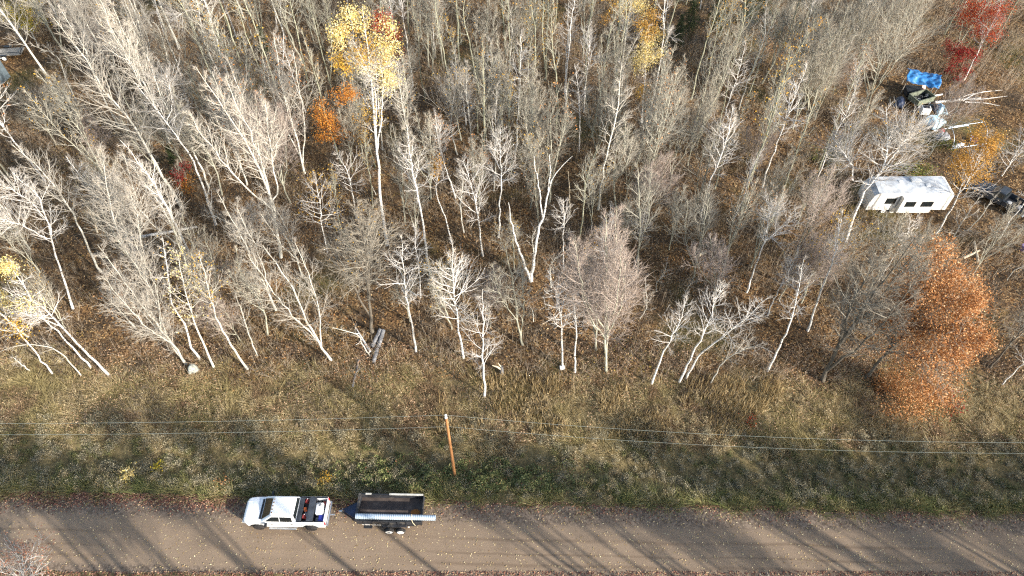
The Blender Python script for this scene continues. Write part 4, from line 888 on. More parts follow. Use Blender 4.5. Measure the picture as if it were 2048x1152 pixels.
dr = B3().box((-hl + 3.1, -hw - .014, 1.45), (.68, .03, 1.75), .01).out('door', M['grey_p'], ca); B3().box((-hl + 3.35, -hw - .04, 1.35), (.06, .03, .12), .005).out('handle', M['chrome'], dr)
B3().box((hl - 1.0, -hw - .008, .95), (1.5, .016, .03), 0).box((-hl + 1.0, -hw - .008, 1.10), (1.4, .016, .05), 0).out('trim', M['grey_p'], ca)
for x in (-.2, .7): wheel(ca, x + .4, hw - .12, .35, .35, .22, M['white_rim'], 1)
for x in (-.2, .7): wheel(ca, x - 1.9, -hw + .12, .35, .35, .22, M['white_rim'], -1)
for x, y in ((-.9, .3), (1.6, -.2)): B3().box((x, y, 2.86), (.42, .42, .12), .04, seg=2).out('roof_vent', M['white_p'], ca, smooth=True)
B3().box((.6, .55, 2.92), (.95, .70, .26), .06, seg=2).out('air_conditioner', M['camper_roof'], ca, smooth=True)
for s in (-1, 1): B3().tube([(-hl + .2, s * .8, .5), (-hl - 1.1, 0, .5)], .05, 6).out('tongue_bar', M['black'], ca)
# ------------------------------------------------------------------ dark pickup at the picture's edge
pc = at(2013, 408)
pc = at(2016, 381, 1.75)
pk = thing('pickup_truck', (pc[0], pc[1], float(gz(pc[0], pc[1]))), 'dark grey old pickup with an open cluttered bed among the trees', 'truck', None, R(-51))
rg = []
for x in np.concatenate([[-2.7, -2.62], np.arange(-2.5, .31, .06)]):
    h = float(np.interp(x, [-2.7, -2.4, 3], [.72, .90, .92])); zt = float(np.interp(x, [-2.7, -2.5, -1.2, .3], [.85, 1.02, 1.10, 1.12])); zb = .48
    d = .46 ** 2 - (x + 1.7) ** 2
    if d > 0: zb = max(zb, .36 + math.sqrt(d))
    sp_ = [(h - .04, zb), (h, min(zb + .05, .9)), (h, max(zb + .04, .9)), (h - .1, zt), (h - .3, zt + .02)]
    rg.append([(x, y, z) for y, z in sp_] + [(x, -y, z) for y, z in sp_[::-1]])
B3().loft(rg).out('body', M['pickup'], pk, smooth=True)
c0_ = [(-1.15, .82, 1.12), (.30, .82, 1.12), (.30, -.82, 1.12), (-1.15, -.82, 1.12)]; c1_ = [(-.55, .64, 1.66), (.18, .64, 1.66), (.18, -.64, 1.66), (-.55, -.64, 1.66)]; c2_ = [(x * .9, y * .9, 1.70) for x, y, z in c1_]
B3().loft([c0_, c1_, c2_]).out('cab', M['pickup'], pk)
tk_save, tk = tk, pk
pane([lerp3(c0_[0], c1_[0], .08), lerp3(c0_[3], c1_[3], .08), lerp3(c1_[3], c0_[3], .08), lerp3(c1_[0], c0_[0], .08)], 'windshield', .012)
pane([lerp3(c0_[2], c1_[2], .2), lerp3(c0_[1], c1_[1], .2), lerp3(c1_[1], c0_[1], .12), lerp3(c1_[2], c0_[2], .12)], 'rear_window', .012)
for s in (-1, 1):
    q = [(-.85, s * .805, 1.16), (.18, s * .805, 1.16), (.12, s * .672, 1.58), (-.48, s * .672, 1.58)]
    pane(q if s < 0 else q[::-1], 'side_window', .014)
    B3().box((1.35, s * .88, .86), (2.1, .09, .58), .02).out('bed_side', M['pickup'], pk)
    for x in (-1.7, 1.5): wheel(pk, x, s * .84, .36, .36, .22, M['chrome'], s)
    B3().box((-1.0, s * .98, 1.2), (.12, .2, .16), .03).out('mirror', M['black'], pk)
    B3().tube([(1.5 + .44 * math.cos(q), s * .925, .36 + .44 * math.sin(q)) for q in np.linspace(0, math.pi, 11)], .03, 6).out('wheel_arch', M['black'], pk)
tk = tk_save
B3().box((1.35, 0, .66), (2.1, 1.7, .05), .005).box((.33, 0, .88), (.05, 1.7, .5), .01).out('bed_floor', M['black'], pk)
B3().box((2.42, 0, .86), (.07, 1.7, .56), .02).out('tailgate', M['pickup'], pk)
B3().box((2.5, 0, .55), (.16, 1.7, .16), .03).out('rear_bumper', M['chrome'], pk)
B3().box((-2.72, 0, .58), (.14, 1.6, .2), .04).out('front_bumper', M['chrome'], pk)
pkm = Matrix.Translation(pk.location) @ Matrix.Rotation(R(-51), 4, 'Z')
for i, (x, y, sx_, lab) in enumerate(((.75, -.25, .45, 'pale crumpled sack in the dark pickup bed behind the cab'), (1.75, -.1, .6, 'grey bundle in the dark pickup bed near its tailgate'))):
    o = thing('sack', on(pkm, x, y, .69), lab, 'sack', None, .4 * i)
    B3().box((0, 0, .12), (sx_, .4, .24), .08, seg=3).out('bag', M['grey_p'], o, smooth=True); B3().box((sx_ * .5, 0, .2), (.1, .12, .08), .03).out('tied_neck', M['white_p'], o)
# ------------------------------------------------------------------ the cluttered camp
def gthing(name, px, label, cat, rz=0.0, dz=0.0):
    p = at(*px); return thing(name, (p[0], p[1], p[2] + dz), label, cat, None, rz)
sh = gthing('tarp_shelter', (1831, 186), 'bright blue tarp stretched over a small post shelter in the clearing', 'shelter', R(-24))
def tf(a, b_):
    x, y = (-1.75 + 3.5 * a) * (1 + .05 * math.sin(b_ * 8)), (-1.25 + 2.5 * b_) * (1 + .07 * math.sin(a * 9))
    return (x, y, 2.1 + .30 * math.sin(math.pi * b_) - .10 * math.sin(math.pi * a) + .12 * math.sin(a * 9 + 3 * math.sin(b_ * 6)) * math.sin(b_ * 7 + 2.5 * math.sin(a * 8)) + .05 * math.sin(a * 23 + 4 * math.sin(b_ * 9)) - .2 * max(0, .08 - b_) / .08)
solid(B3().grid(tf, 28, 20).out('tarp', M['blue_tarp'], sh, smooth=True), .012)
for x in (-1.65, 1.65):
    for y in (-1.15, 1.15): B3().tube([(x, y, -.05), (x, y, 2.12)], .045, 8).out('post', M['wood'], sh)
for x in (-1.65, 1.65): B3().tube([(x, -1.2, 2.09), (x, 1.2, 2.09)], .04, 6).out('beam', M['wood'], sh)
bx = gthing('storage_chest', (1824, 190), 'dark low chest standing under the blue tarp shelter', 'chest', R(-8))
B3().box((0, 0, .4), (1.9, 1.2, .8), .03).out('case', M['black_dusty'], bx); B3().box((0, 0, .83), (1.96, 1.26, .07), .02).out('lid', M['black'], bx)
pb_ = gthing('leaning_board', (1841, 188), 'faded pink board leaning against the blue tarp shelter', 'board', R(35))
B3().box((0, 0, .8), (.75, .06, 1.7), .01, rot=Matrix.Rotation(R(-18), 3, 'X')).out('board', M['pink_board'], pb_)
cr = gthing('open_wagon', (1837, 206), 'open green grey wooden box wagon filled with dark junk', 'wagon', R(22))
for y in (-.75, .75): B3().box((0, y, .75), (2.4, .08, .62), .01).box((0, y, 1.07), (2.5, .13, .05), .01).out('side_wall', M['green_board'], cr)
for x in (-1.2, 1.2): B3().box((x, 0, .75), (.08, 1.42, .62), .01).box((x, 0, 1.07), (.13, 1.36, .05), .01).out('end_wall', M['green_board'], cr)
B3().box((0, 0, .46), (2.4, 1.5, .06), .01).out('floor', M['black_dusty'], cr)
for x in (-.75, .75):
    for s in (-1, 1): wheel(cr, x, s * .72, .24, .24, .14, M['grey_p'], s)
rr_ = np.random.default_rng(3)
for i in range(5):
    p = at(1837, 206); o = thing('scrap_bucket', (p[0] - .8 + .4 * i, p[1] + .15 * (-1) ** i - .05 + .16 * (i - 2), p[2] + .49), 'dark scrap bucket dumped inside the open wagon', 'bucket', 'buckets in the open wagon', i)
    B3().lathe([(.14, 0), (.18, .34), (.16, .34), (.125, .03)], 'z', 14).out('bucket', M[['black', 'grey_p', 'black_dusty'][i % 3]], o, smooth=True)
    B3().tube([(-.17, 0, .34), (-.1, 0, .46), (.1, 0, .46), (.17, 0, .34)], .01, 6).out('handle', M['grey_p'], o)
br = gthing('tarp_bundle', (1798, 207), 'deep blue tarp bundle slumped beside the open wagon', 'tarp', R(60))
solid(B3().grid(lambda a, b_: ((-.9 + 1.8 * a), (-.55 + 1.1 * b_), .75 * math.sin(math.pi * a) ** .5 * math.sin(math.pi * b_) ** .5 + .06 * math.sin(a * 19) * math.sin(b_ * 14)), 22, 16).out('cloth', M['navy'], br, smooth=True), .01)
wb = gthing('stove', (1847, 227), 'white kitchen stove with a black top dumped outdoors', 'stove', R(-8))
B3().box((0, 0, .42), (.95, .70, .84), .03).out('body', M['white_p'], wb); B3().box((0, .03, .855), (.74, .48, .03), .01).out('cooktop', M['black'], wb)
B3().box((0, -.362, .40), (.7, .02, .42), .01).out('oven_door', M['white_p'], wb); B3().tube([(-.28, -.40, .66), (.28, -.40, .66)], .014, 6).out('handle', M['chrome'], wb)
def heap(name, px, sx_, sy_, h, mt, label, rz, seed, edge=.25):
    q = np.random.default_rng(seed); ph = q.uniform(0, 6, 6)
    o = gthing(name, px, label, 'tarp', rz)
    def f(a, b_):
        x, y = (a - .5) * sx_ * (1 + .12 * math.sin(b_ * 5 + ph[0])), (b_ - .5) * sy_ * (1 + .14 * math.sin(a * 6 + ph[1]))
        e = min(1, min(a, 1 - a, b_, 1 - b_) / edge)
        z = h * (e ** .6) * (.75 + .25 * math.sin(a * 4 + ph[2]) * math.sin(b_ * 3 + ph[3])) + .06 * math.sin(a * 21 + ph[4] + b_ * 7) * math.sin(b_ * 17 + ph[5]) * e
        return (x, y, z + .02)
    solid(B3().grid(f, 30, 24).out('cloth', mt, o, smooth=True), .012); return o
heap('tarp_heap', (1867, 246), 2.4, 1.7, .95, M['pale_tarp'], 'pale blue grey tarp draped over a heap of belongings', R(28), 1)
heap('tarp_heap', (1876, 221), 1.1, 1.7, .8, M['pale_tarp'], 'smaller pale tarp heap with a blue end, behind the larger pale heap', R(10), 2)
heap('tarp_heap', (1868, 219), .7, 1.1, .7, M['navy'], 'crumpled navy tarp tucked against the smaller pale heap', R(14), 4)
heap('tarp_heap', (1884, 276), 1.6, 1.1, .7, M['grey_tarp'], 'grey tarp flopped over the end of the hoop frame', R(12), 5)
rc = gthing('red_cloth', (1878, 270), 'crumpled red cloth thrown on the grey tarp', 'cloth', .3, .62)
solid(B3().grid(lambda a, b_: ((a - .5) * .75, (b_ - .5) * .6, .18 * math.sin(3.1 * a) * math.sin(3.1 * b_) + .04 * math.sin(a * 15) * math.sin(b_ * 12)), 14, 12).out('cloth', M['red_p'], rc, smooth=True), .01)
hp = gthing('hoop_frame', (1918, 275), 'bare hoop house frame of pale bent pipes on dark bare soil', 'frame', R(12))
for x in (-2.0, 0, 2.0): B3().tube([(x, 1.6 * math.cos(q), 1.75 * math.sin(q)) for q in np.linspace(0, math.pi, 17)], .024, 6).out('hoop', M['galv'], hp, smooth=True)
B3().tube([(-2.1, 0, 1.79), (2.1, 0, 1.79)], .022, 6).out('ridge_pipe', M['galv'], hp)
for s in (-1, 1): B3().tube([(-2.1, s * 1.6, .08), (2.2, s * 1.6, .08)], .045, 6).out('base_rail', M['galv'], hp)
tb_ = gthing('plastic_tub', (1946, 283), 'round purple plastic tub beside the hoop frame', 'tub')
m_ = paint('purple_plastic', (.20, .14, .34), .5); B3().lathe([(.30, 0), (.42, .38), (.45, .40), (.40, .40), (.28, .04)], 'z', 20).out('bowl', m_, tb_, smooth=True)
B3().tube([(.40, -.1, .36), (.52, -.06, .36), (.52, .06, .36), (.40, .1, .36)], .018, 6).out('handle', m_, tb_)
pl = gthing('plastic_sheet', (1916, 292), 'white plastic sheet crumpled along the hoop frame rail', 'sheet', R(20))
solid(B3().grid(lambda a, b_: ((a - .5) * 1.5, (b_ - .5) * .5, .1 + .14 * math.sin(3.1 * a) * math.sin(3.1 * b_) + .05 * math.sin(a * 17) * math.sin(b_ * 9)), 18, 10).out('sheet', M['white_p'], pl, smooth=True), .01)
pp = gthing('bucket', (2045, 500), 'purple and white bucket in the brush by the dark pickup', 'bucket')
B3().lathe([(.24, 0), (.32, .6), (.29, .6), (.2, .04)], 'z', 16).out('pail', m_, pp, smooth=True); B3().tube([(-.31, 0, .6), (-.2, 0, .78), (.2, 0, .78), (.31, 0, .6)], .018, 6).out('handle', M['white_p'], pp)
# ------------------------------------------------------------------ the far corner: flat trailer and shed
ut = gthing('utility_trailer', (20, 112), 'flat utility trailer with a grey plank deck and black rails', 'trailer', R(8))
B3().box((0, 0, .55), (3.6, 1.7, .07), .01).out('deck', M['wood'], ut)
for y in (-.85, .85): B3().tube([(-1.8, y, .62), (-1.8, y, .95), (1.8, y, .95), (1.8, y, .62)], .04, 6).out('side_rail', M['black'], ut)
B3().tube([(1.8, -.8, .6), (2.3, -.8, 1.5), (2.3, .8, 1.5), (1.8, .8, .6)], .045, 6).tube([(2.05, -.8, 1.05), (2.05, .8, 1.05)], .04, 6).out('ramp_gate', M['black'], ut)
for s in (-1, 1):
    wheel(ut, -.2, s * 1.0, .33, .33, .2, M['white_rim'], s); B3().box((-.2, s * 1.0, .72), (.95, .26, .05), .02).out('fender', M['black'], ut)
B3().tube([(-1.8, -.5, .5), (-3.0, 0, .5), (-1.8, .5, .5)], .05, 6).out('tongue_bar', M['black'], ut)
c_, rz_, _ = frame((-30, 118), (10, 166), 2.6)
shd = thing('shed', (at(4, 176)[0] - 2.6, at(4, 176)[1] + 1.0, float(gz(*at(4, 176)[:2]))), 'weathered shed corner with a pale metal roof and dark blue grey walls', 'shed', None, R(-12))
B3().box((0, 0, 1.25), (4.6, 3.6, 2.5), .01).out('wall', M['shed_wall'], shd)
for s in (-1, 1): B3().poly([(-2.5, s * 2.0, 2.42), (2.5, s * 2.0, 2.42), (2.5, 0, 3.2), (-2.5, 0, 3.2)], (0, 0, .05)).out('roof', M['roof_metal'], shd)
for x in (-2.3, 2.3): B3().poly([(x, -1.8, 2.5), (x, 1.8, 2.5), (x, 0, 3.15)], (.01, 0, 0)).out('gable', M['shed_wall'], shd)
B3().box((2.305, -.4, 1.05), (.04, .9, 2.0), .01).out('door', M['wood'], shd)
# ------------------------------------------------------------------ logs, stones and fallen wood
def log(name, pa, pb2, r0, r1, mt, label, branches=(), z=None, group=None):
    A, Bq = at(*pa), at(*pb2); o = thing(name, A, label, 'log', group); q = np.random.default_rng(int(pa[0] * 3 + pa[1]))
    a = np.array([0, 0, r0]); b_ = Bq - A + np.array([0, 0, r1])
    pts = [a * (1 - t_) + b_ * t_ + np.append(q.normal(0, r0 * .10, 2), 0) for t_ in np.linspace(0, 1, 9)]
    for p_ in pts: p_[2] = max(p_[2], float(gz(A[0] + p_[0], A[1] + p_[1])) - A[2] + r1)
    B3().tube(pts, list(np.linspace(r0, r1, 9)), 10).out('trunk', mt, o, smooth=True)
    for br_ in branches:
        w_ = [near_axis(x, y, A) - A if False else at(x, y, A[2] + zz) - A for x, y, zz in br_]
        s_ = spline(w_, 8); B3().tube([tuple(v) for v in s_], list(np.linspace(r1 * .7 + .012, .012, 8)), 6).out('limb', mt, o, smooth=True)
    return o
log('log', (745, 696), (762, 661), .19, .18, M['log'], 'short thick grey log lying at the oak foot, shorter of the parallel two', group='grey logs')
log('log', (757, 697), (768, 662), .19, .18, M['log'], 'longer grey log beside the shorter one at the oak foot', group='grey logs')
log('log', (748, 726), (755, 700), .16, .18, M['log'], 'blackened log end lying in line with the longer grey log', group='grey logs')
log('fallen_branch', (741, 705), (712, 657), .12, .05, M['birch'], 'white fallen birch branch with stubby forks lying by the grey logs', [[(718,667,.15),(712,667,.2),(705,665,.1)],[(724,678,.15),(715,688,.2),(703,693,.05)]])
log('fallen_branch', (706, 775), (718, 720), .10, .06, M['log'], 'thin grey fallen limb in the brush below the white branch', [[(712,745,.2),(722,735,.3)]])
log('fallen_log', (252, 482), (395, 455), .17, .10, M['birch'], 'long white fallen log lying across the gap between the tall birches')
log('fallen_log', (1316, 252), (1392, 277), .16, .10, M['snag'], 'pale fallen log on the sunny leaf litter of the far wood')
log('fallen_tree', (1868, 207), (1960, 197), .16, .09, M['birch'], 'toppled white birch with long limbs lying behind the tarp heaps', [[(1925,202,.3),(1955,186,.8),(2005,180,.6)],[(1940,200,.2),(1975,197,.6),(2015,192,.3)],[(1930,204,.2),(1970,206,.3),(2000,212,.1)],[(1905,204,.2),(1935,190,.8),(1965,185,.8)]])
log('fallen_log', (1925, 518), (1958, 502), .13, .09, M['snag'], 'yellowish log crossing under a second pale log near the dark pickup')
log('fallen_log', (1955, 525), (1947, 484), .12, .10, M['snag'], 'pale log leaning crosswise over the yellowish log near the dark pickup')
log('fallen_log', (1395, 513), (1412, 506), .18, .15, M['snag'], 'short pale log end in the middle of the wood')
log('fallen_log', (1868, 193), (1884, 190), .10, .09, M['white_rim'], 'short white post lying behind the wagon')
bo = gthing('boulder', (389, 742), 'lichen grey boulder at the foot of the broad maple', 'boulder', .4)
s_ = B3(); q_ = np.random.default_rng(9); r_ = bmesh.ops.create_icosphere(s_.bm, subdivisions=4, radius=1.0)
for v in s_.bm.verts:
    n_ = v.co.copy(); k_ = 1 + .16 * math.sin(n_.x * 3.1 + 1) * math.sin(n_.y * 2.7) + .10 * math.sin(n_.z * 5 + n_.x * 4) + q_.normal(0, .012)
    v.co = Vector((n_.x * .42 * k_, n_.y * .40 * k_, n_.z * .55 * k_ + .25))
s_.out('rock', M['stone'], bo, smooth=True)
st = gthing('cut_block', (1124, 737), 'small pale cut block at the foot of a white birch', 'block', .2); B3().box((0, 0, .14), (.42, .3, .3), .03).out('block', M['white_p'], st)
stn = gthing('broken_stump', (1003, 748), 'jagged broken stump splitting in two at the verge', 'stump', .2)
B3().tube([(0, 0, -.05), (.02, 0, .5), (.05, .02, 1.1)], [.20, .16, .12], 9).out('trunk', M['log'], stn)
B3().tube([(.02, 0, .7), (-.35, .05, 1.15), (-.75, .1, 1.4)], [.10, .07, .02], 7).tube([(.05, 0, .9), (-.25, .2, 1.5)], [.07, .02], 7).out('splinter', M['snag'], stn)
# ------------------------------------------------------------------ green spruces and bushes
def spruce(px, h, label, s=1.0):
    B_ = at(*px); r = np.random.default_rng(int(px[0])); o = thing('spruce_tree', B_, label, 'tree', 'green spruces'); T = Geo(); g = Geo()
    tubes(T, np.array([[[0, 0, 0], [0, 0, h * .5], [0, 0, h]]]), np.array([[.12, .07, .02]]), 7); C_ = []
    for z in np.linspace(.12 * h, h * .98, int(h * 5)):
        L_ = (h - z) * .26 * s + .12
        for k in range(7):
            az = r.uniform(0, 6.28); n_ = int(8 + L_ * 14); q = r.uniform(.1, 1, n_)[:, None]; dr_ = np.array([math.cos(az), math.sin(az), -.25 + .1 * r.normal()])
            C_.append(np.array([0, 0, z]) + dr_ * L_ * q + r.normal(0, .06, (n_, 3)))
    quads(g, np.concatenate(C_), .16, .1, .35, r)
    put('trunk', T.mesh('trunk', M['oak']), o); put('foliage', g.mesh('foliage', M['needle'], False), o)
spruce((1375, 72), 6.5, 'dark green spruce beside the brilliant white birch in the far wood'); spruce((1432, 60), 7.5, 'taller dark spruce near the far wood edge, beyond the first spruce'); spruce((1490, 48), 7, 'dark spruce at the far edge behind the olive trunk')
spruce((535, 112), 4, 'small green spruce near the wavy birch pole'); spruce((1352, 95), 4.5, 'low dark spruce closest to the yellow aspens'); spruce((1655, 330), 3.2, 'small green spruce behind the great birch by the camper')
spruce((1520, 30), 6, 'dark spruce farthest along the spruce row')
spruce((362, 352), 4.0, 'narrow green spruce between the tall birch trunks')
def bush(px, rx, rz2, n, mt, label, nm='shrub'):
    B_ = at(*px); r = np.random.default_rng(int(px[0] + px[1])); o = thing(nm, B_, label, 'bush'); T = Geo(); g = Geo()
    k = 14; az = r.uniform(0, 6.28, k); tip = np.stack([np.cos(az) * rx * r.uniform(.3, .9, k), np.sin(az) * rx * r.uniform(.3, .9, k), rz2 * r.uniform(.6, 1, k)], 1)
    cones(T, np.zeros((k, 3)) + r.normal(0, .05, (k, 3)) * [1, 1, 0], tip, np.full(k, .02)); put('stems', T.mesh('stems', M['oak_twig']), o)
    clump_leaves(g, np.array([0, 0, rz2 * .5]), np.array([rx, rx, rz2 * .55]), n, .13, r, 16); put('foliage', g.mesh('foliage', M[mt], False), o)
bush((1812, 352), 1.6, 1.2, 700, 'leaf_bush', 'dark green bush behind the camper roof'); bush((1850, 350), 1.3, 1.0, 500, 'leaf_bush', 'smaller green bush at the far side of the camper')
bush((1638, 320), 1.4, 1.3, 500, 'leaf_bush', 'green bush beneath the great birch crown'); bush((1893, 292), 1.0, .6, 400, 'leaf_bush', 'low green plants growing beside the grey tarp')
bush((258, 955), .55, .8, 420, 'leaf_yellow', 'small bright yellow bush in the ditch weeds')
bush((322, 937), .4, .6, 160, 'leaf_green', 'tiny yellow green bush in the ditch weeds beyond the yellow one')
bush((1905, 812), 1.3, .8, 260, 'leaf_crimson', 'sparse crimson leaved bush under the russet oak'); bush((1500, 842), .5, .5, 90, 'leaf_red', 'tiny red leaved bush in the shaded verge')
bush((450, 968), .5, .6, 90, 'leaf_oak', 'small rusty bush at the ditch edge ahead of the white pickup')
bush((655, 965), .5, .7, 240, 'leaf_gold', 'golden weed clump at the ditch edge behind the pickup')
# ------------------------------------------------------------------ ground cover nobody could count
BARE = []                                                     # trodden clear ground of the camp
def scatter(n, x0, x1, y0, y1, keep):
    x, y = rng.uniform(x0, x1, n), rng.uniform(y0, y1, n); u_ = road_u(x, y)
    for (qx, qy), qr in BARE: u_ = np.where((x - qx) ** 2 + (y - qy) ** 2 < qr * qr, -99, u_)
    lim = .80 * (y * CP + CAM_H * SP) + 3                     # a little wider than the camera sees
    k = keep(x, y, u_) & (np.abs(x) < lim); return x[k], y[k]
def field(x, y, s, ph=0.0):
    return (np.sin(x * s + ph) * np.sin(y * s * 1.13 + ph * 1.7) + .6 * np.sin(x * s * 2.3 + y * s * 1.1 + ph * 2.1) + .4 * np.sin(y * s * 3.9 - x * s * 2.7 + ph) + .3 * np.sin(x * s * 6.1 + ph * 3) * np.sin(y * s * 5.3)) / 1.6
def blades(g, x, y, h, wd, lean):
    n = len(x); az = rng.uniform(0, 6.28, n); z = gz(x, y) - .03
    B_ = np.stack([x, y, z], 1); s = np.stack([np.cos(az), np.sin(az), 0 * az], 1) * wd[:, None] * .5
    la = rng.uniform(0, 6.28, n); ll = np.abs(rng.normal(0, lean, n)); tip = B_ + np.stack([np.cos(la) * ll * h, np.sin(la) * ll * h, h * np.sqrt(np.maximum(.1, 1 - ll ** 2))], 1)
    g.add(np.stack([B_ - s, B_ + s, tip], 1), np.arange(n * 3).reshape(n, 3))
def stuff(name, g, m, label): o = put(name, g.mesh(name, m, False)); tag(o, label, kind='stuff'); return o
edge = lambda x, y: 11.0 + 1.6 * field(x, y, .16, 2.0)
# golden and tan grass of the verge, in tussocks
def tussocks(g, n, x0, x1, y0, y1, keep, per, spread, h, wd, out=.5):
    cx, cy = scatter(n, x0, x1, y0, y1, keep); k = len(cx); i = np.repeat(np.arange(k), per); sc = rng.uniform(.55, 1.45, k)
    dx, dy = rng.normal(0, 1, len(i)), rng.normal(0, 1, len(i)); wind = rng.uniform(0, 6.28, k)
    x, y = cx[i] + dx * spread * sc[i], cy[i] + dy * spread * sc[i]; z = gz(x, y) - .03
    hh = h * sc[i] * rng.uniform(.5, 1.4, len(i)); az = rng.uniform(0, 6.28, len(i))
    B_ = np.stack([x, y, z], 1); w_ = wd * rng.uniform(.6, 1.4, len(i)); s_ = np.stack([np.cos(az) * w_, np.sin(az) * w_, 0 * w_], 1) * .5
    ld = np.stack([dx * out + .75 * np.cos(wind[i]), dy * out + .75 * np.sin(wind[i])], 1) + rng.normal(0, .3, (len(i), 2))
    tip = B_ + np.stack([ld[:, 0] * hh, ld[:, 1] * hh, hh], 1)
    g.add(np.stack([B_ - s_, B_ + s_, tip], 1), np.arange(len(i) * 3).reshape(len(i), 3))
verge_in = lambda x, y, u_: (u_ > 4.4 + .9 * field(x, y, .5)) & (u_ < edge(x, y) + rng.normal(0, 1.2, len(x)))
M['verge'] = island('tan_verge_grass', [(0, (.22, .17, .085)), (.35, (.44, .345, .18)), (.7, (.60, .49, .28)), (1, (.72, .62, .40))], patch=[(0, (.19, .16, .075)), (.5, (.40, .33, .155)), (1, (.60, .50, .27))], pscale=.22, transl=.4, patch2=[(0, (.10, .068, .038)), (.5, (.28, .19, .11)), (1, (.46, .34, .21))])
g = Geo(); tussocks(g, 9500, -52, 56, 20, 36, lambda x, y, u_: verge_in(x, y, u_) & (field(x, y, .8, 3) + rng.normal(0, .45, len(x)) > -.35), 60, .20, .36, .036, .7)
x, y = scatter(120000, -52, 56, 20, 36, verge_in); blades(g, x, y, rng.uniform(.12, .35, len(x)), rng.uniform(.025, .05, len(x)), .7)
stuff('verge_grass', g, M['verge'], 'long tan and golden dry grass covering the verge')
# leaves caught in the verge grass
g = Geo(); x, y = scatter(60000, -52, 56, 24, 34, lambda x, y, u_: (u_ > 5.0) & (field(x, y, .33, 5) + rng.normal(0, .35, len(x)) > .1)); quads(g, np.stack([x, y, gz(x, y) + rng.uniform(.05, .3, len(x))], 1), .11, .45)
M['verge_leaf'] = island('pinkish_tan_leaves', [(0, (.16, .085, .05)), (.5, (.40, .245, .15)), (1, (.62, .45, .29))], transl=.1)
stuff('verge_leaves', g, M['verge_leaf'], 'pinkish tan fallen leaves caught in the verge grass')
# dry reed like stalks with pale heads, mid verge
g = Geo(); x, y = scatter(15000, -6, 22, 24, 33, lambda x, y, u_: (u_ > 5.5) & (u_ < 11) & (field(x, y, .35, 1.2) > .0))
blades(g, x, y, rng.uniform(.6, 1.15, len(x)), rng.uniform(.045, .075, len(x)), .22)
M['reed'] = island('pale_dry_stalks', [(0, (.22, .155, .07)), (.6, (.44, .33, .17)), (1, (.56, .45, .27))], transl=.25)
stuff('dry_stalks', g, M['reed'], 'pale dry seed stalks standing above the verge grass')
# rank weeds of the ditch: rounded clumps of three sorts
def weeds(name, n, keep, per, rad, h, m_, label, blade=.5):
    g = Geo(); cx, cy = scatter(n, -50, 52, 18, 29, keep); k = len(cx); i = np.repeat(np.arange(k), per); sc = rng.uniform(.6, 1.5, k)
    d = norm(rng.normal(size=(len(i), 3))); d[:, 2] = np.abs(d[:, 2]); q = rng.uniform(.35, 1, len(i)) ** .6
    P = np.stack([cx[i] + d[:, 0] * rad * sc[i] * q, cy[i] + d[:, 1] * rad * sc[i] * q, gz(cx[i], cy[i]) + d[:, 2] * h * sc[i] * q], 1)
    P += rng.normal(0, .04, P.shape); quads(g, P, .085, .1, .45)
    j = rng.uniform(0, 1, len(i)) < blade; C_ = np.stack([cx[i], cy[i], gz(cx[i], cy[i])], 1)[j]
    cones(g, C_ + rng.normal(0, .06, C_.shape) * [1, 1, 0], P[j] * 1.0, np.full(len(C_), .009)); stuff(name, g, m_, label)
M['weed'] = island('grey_weeds', [(0, (.13, .115, .07)), (.5, (.31, .275, .18)), (1, (.54, .48, .34))], transl=.2)
M['weed2'] = island('green_weeds', [(0, (.075, .08, .032)), (.5, (.19, .195, .08)), (1, (.36, .34, .16))], transl=.2)
M['weed3'] = island('tan_weeds', [(0, (.17, .13, .07)), (.5, (.38, .30, .17)), (1, (.60, .50, .32))], transl=.2)
weeds('grey_weeds', 1900, lambda x, y, u_: (u_ > .5) & (u_ < 6.2 + field(x, y, .4)) & (field(x, y, .7, 1) + rng.normal(0, .5, len(x)) > -.5), 120, .40, .78, M['weed'], 'grey brown weed heads filling the roadside ditch')
weeds('green_weeds', 1900, lambda x, y, u_: (u_ > .3) & (u_ < 5.0 + field(x, y, .4)) & (field(x, y, .6, 4) + rng.normal(0, .5, len(x)) > -.3), 110, .36, .48, M['weed2'], 'dull green weeds filling the roadside ditch')
weeds('tan_weeds', 2400, lambda x, y, u_: (u_ > .4) & (u_ < 10.5) & (field(x, y, .5, 7) + rng.normal(0, .5, len(x)) > .25), 95, .34, .74, M['weed3'], 'tan dry weed clumps of the ditch and verge')
M['fringe'] = island('road_edge_grass', [(0, (.11, .115, .04)), (.5, (.32, .285, .12)), (1, (.54, .46, .25))], patch=[(0, (.08, .10, .035)), (.5, (.19, .21, .075)), (1, (.36, .35, .15))], pscale=.5, transl=.25)
g = Geo(); tussocks(g, 2600, -48, 50, 18, 23, lambda x, y, u_: (u_ > .0 + .22 * field(x, y, 1.6)) & (u_ < 1.3 + .5 * field(x, y, .7)), 55, .20, .42, .034)
x, y = scatter(60000, -48, 50, 18, 28, lambda x, y, u_: (u_ > -.1 + .22 * field(x, y, 1.6)) & (u_ < 6)); blades(g, x, y, rng.uniform(.1, .35, len(x)), rng.uniform(.02, .045, len(x)), .75)
stuff('edge_grass', g, M['fringe'], 'soft yellow green grass fringing the gravel road')
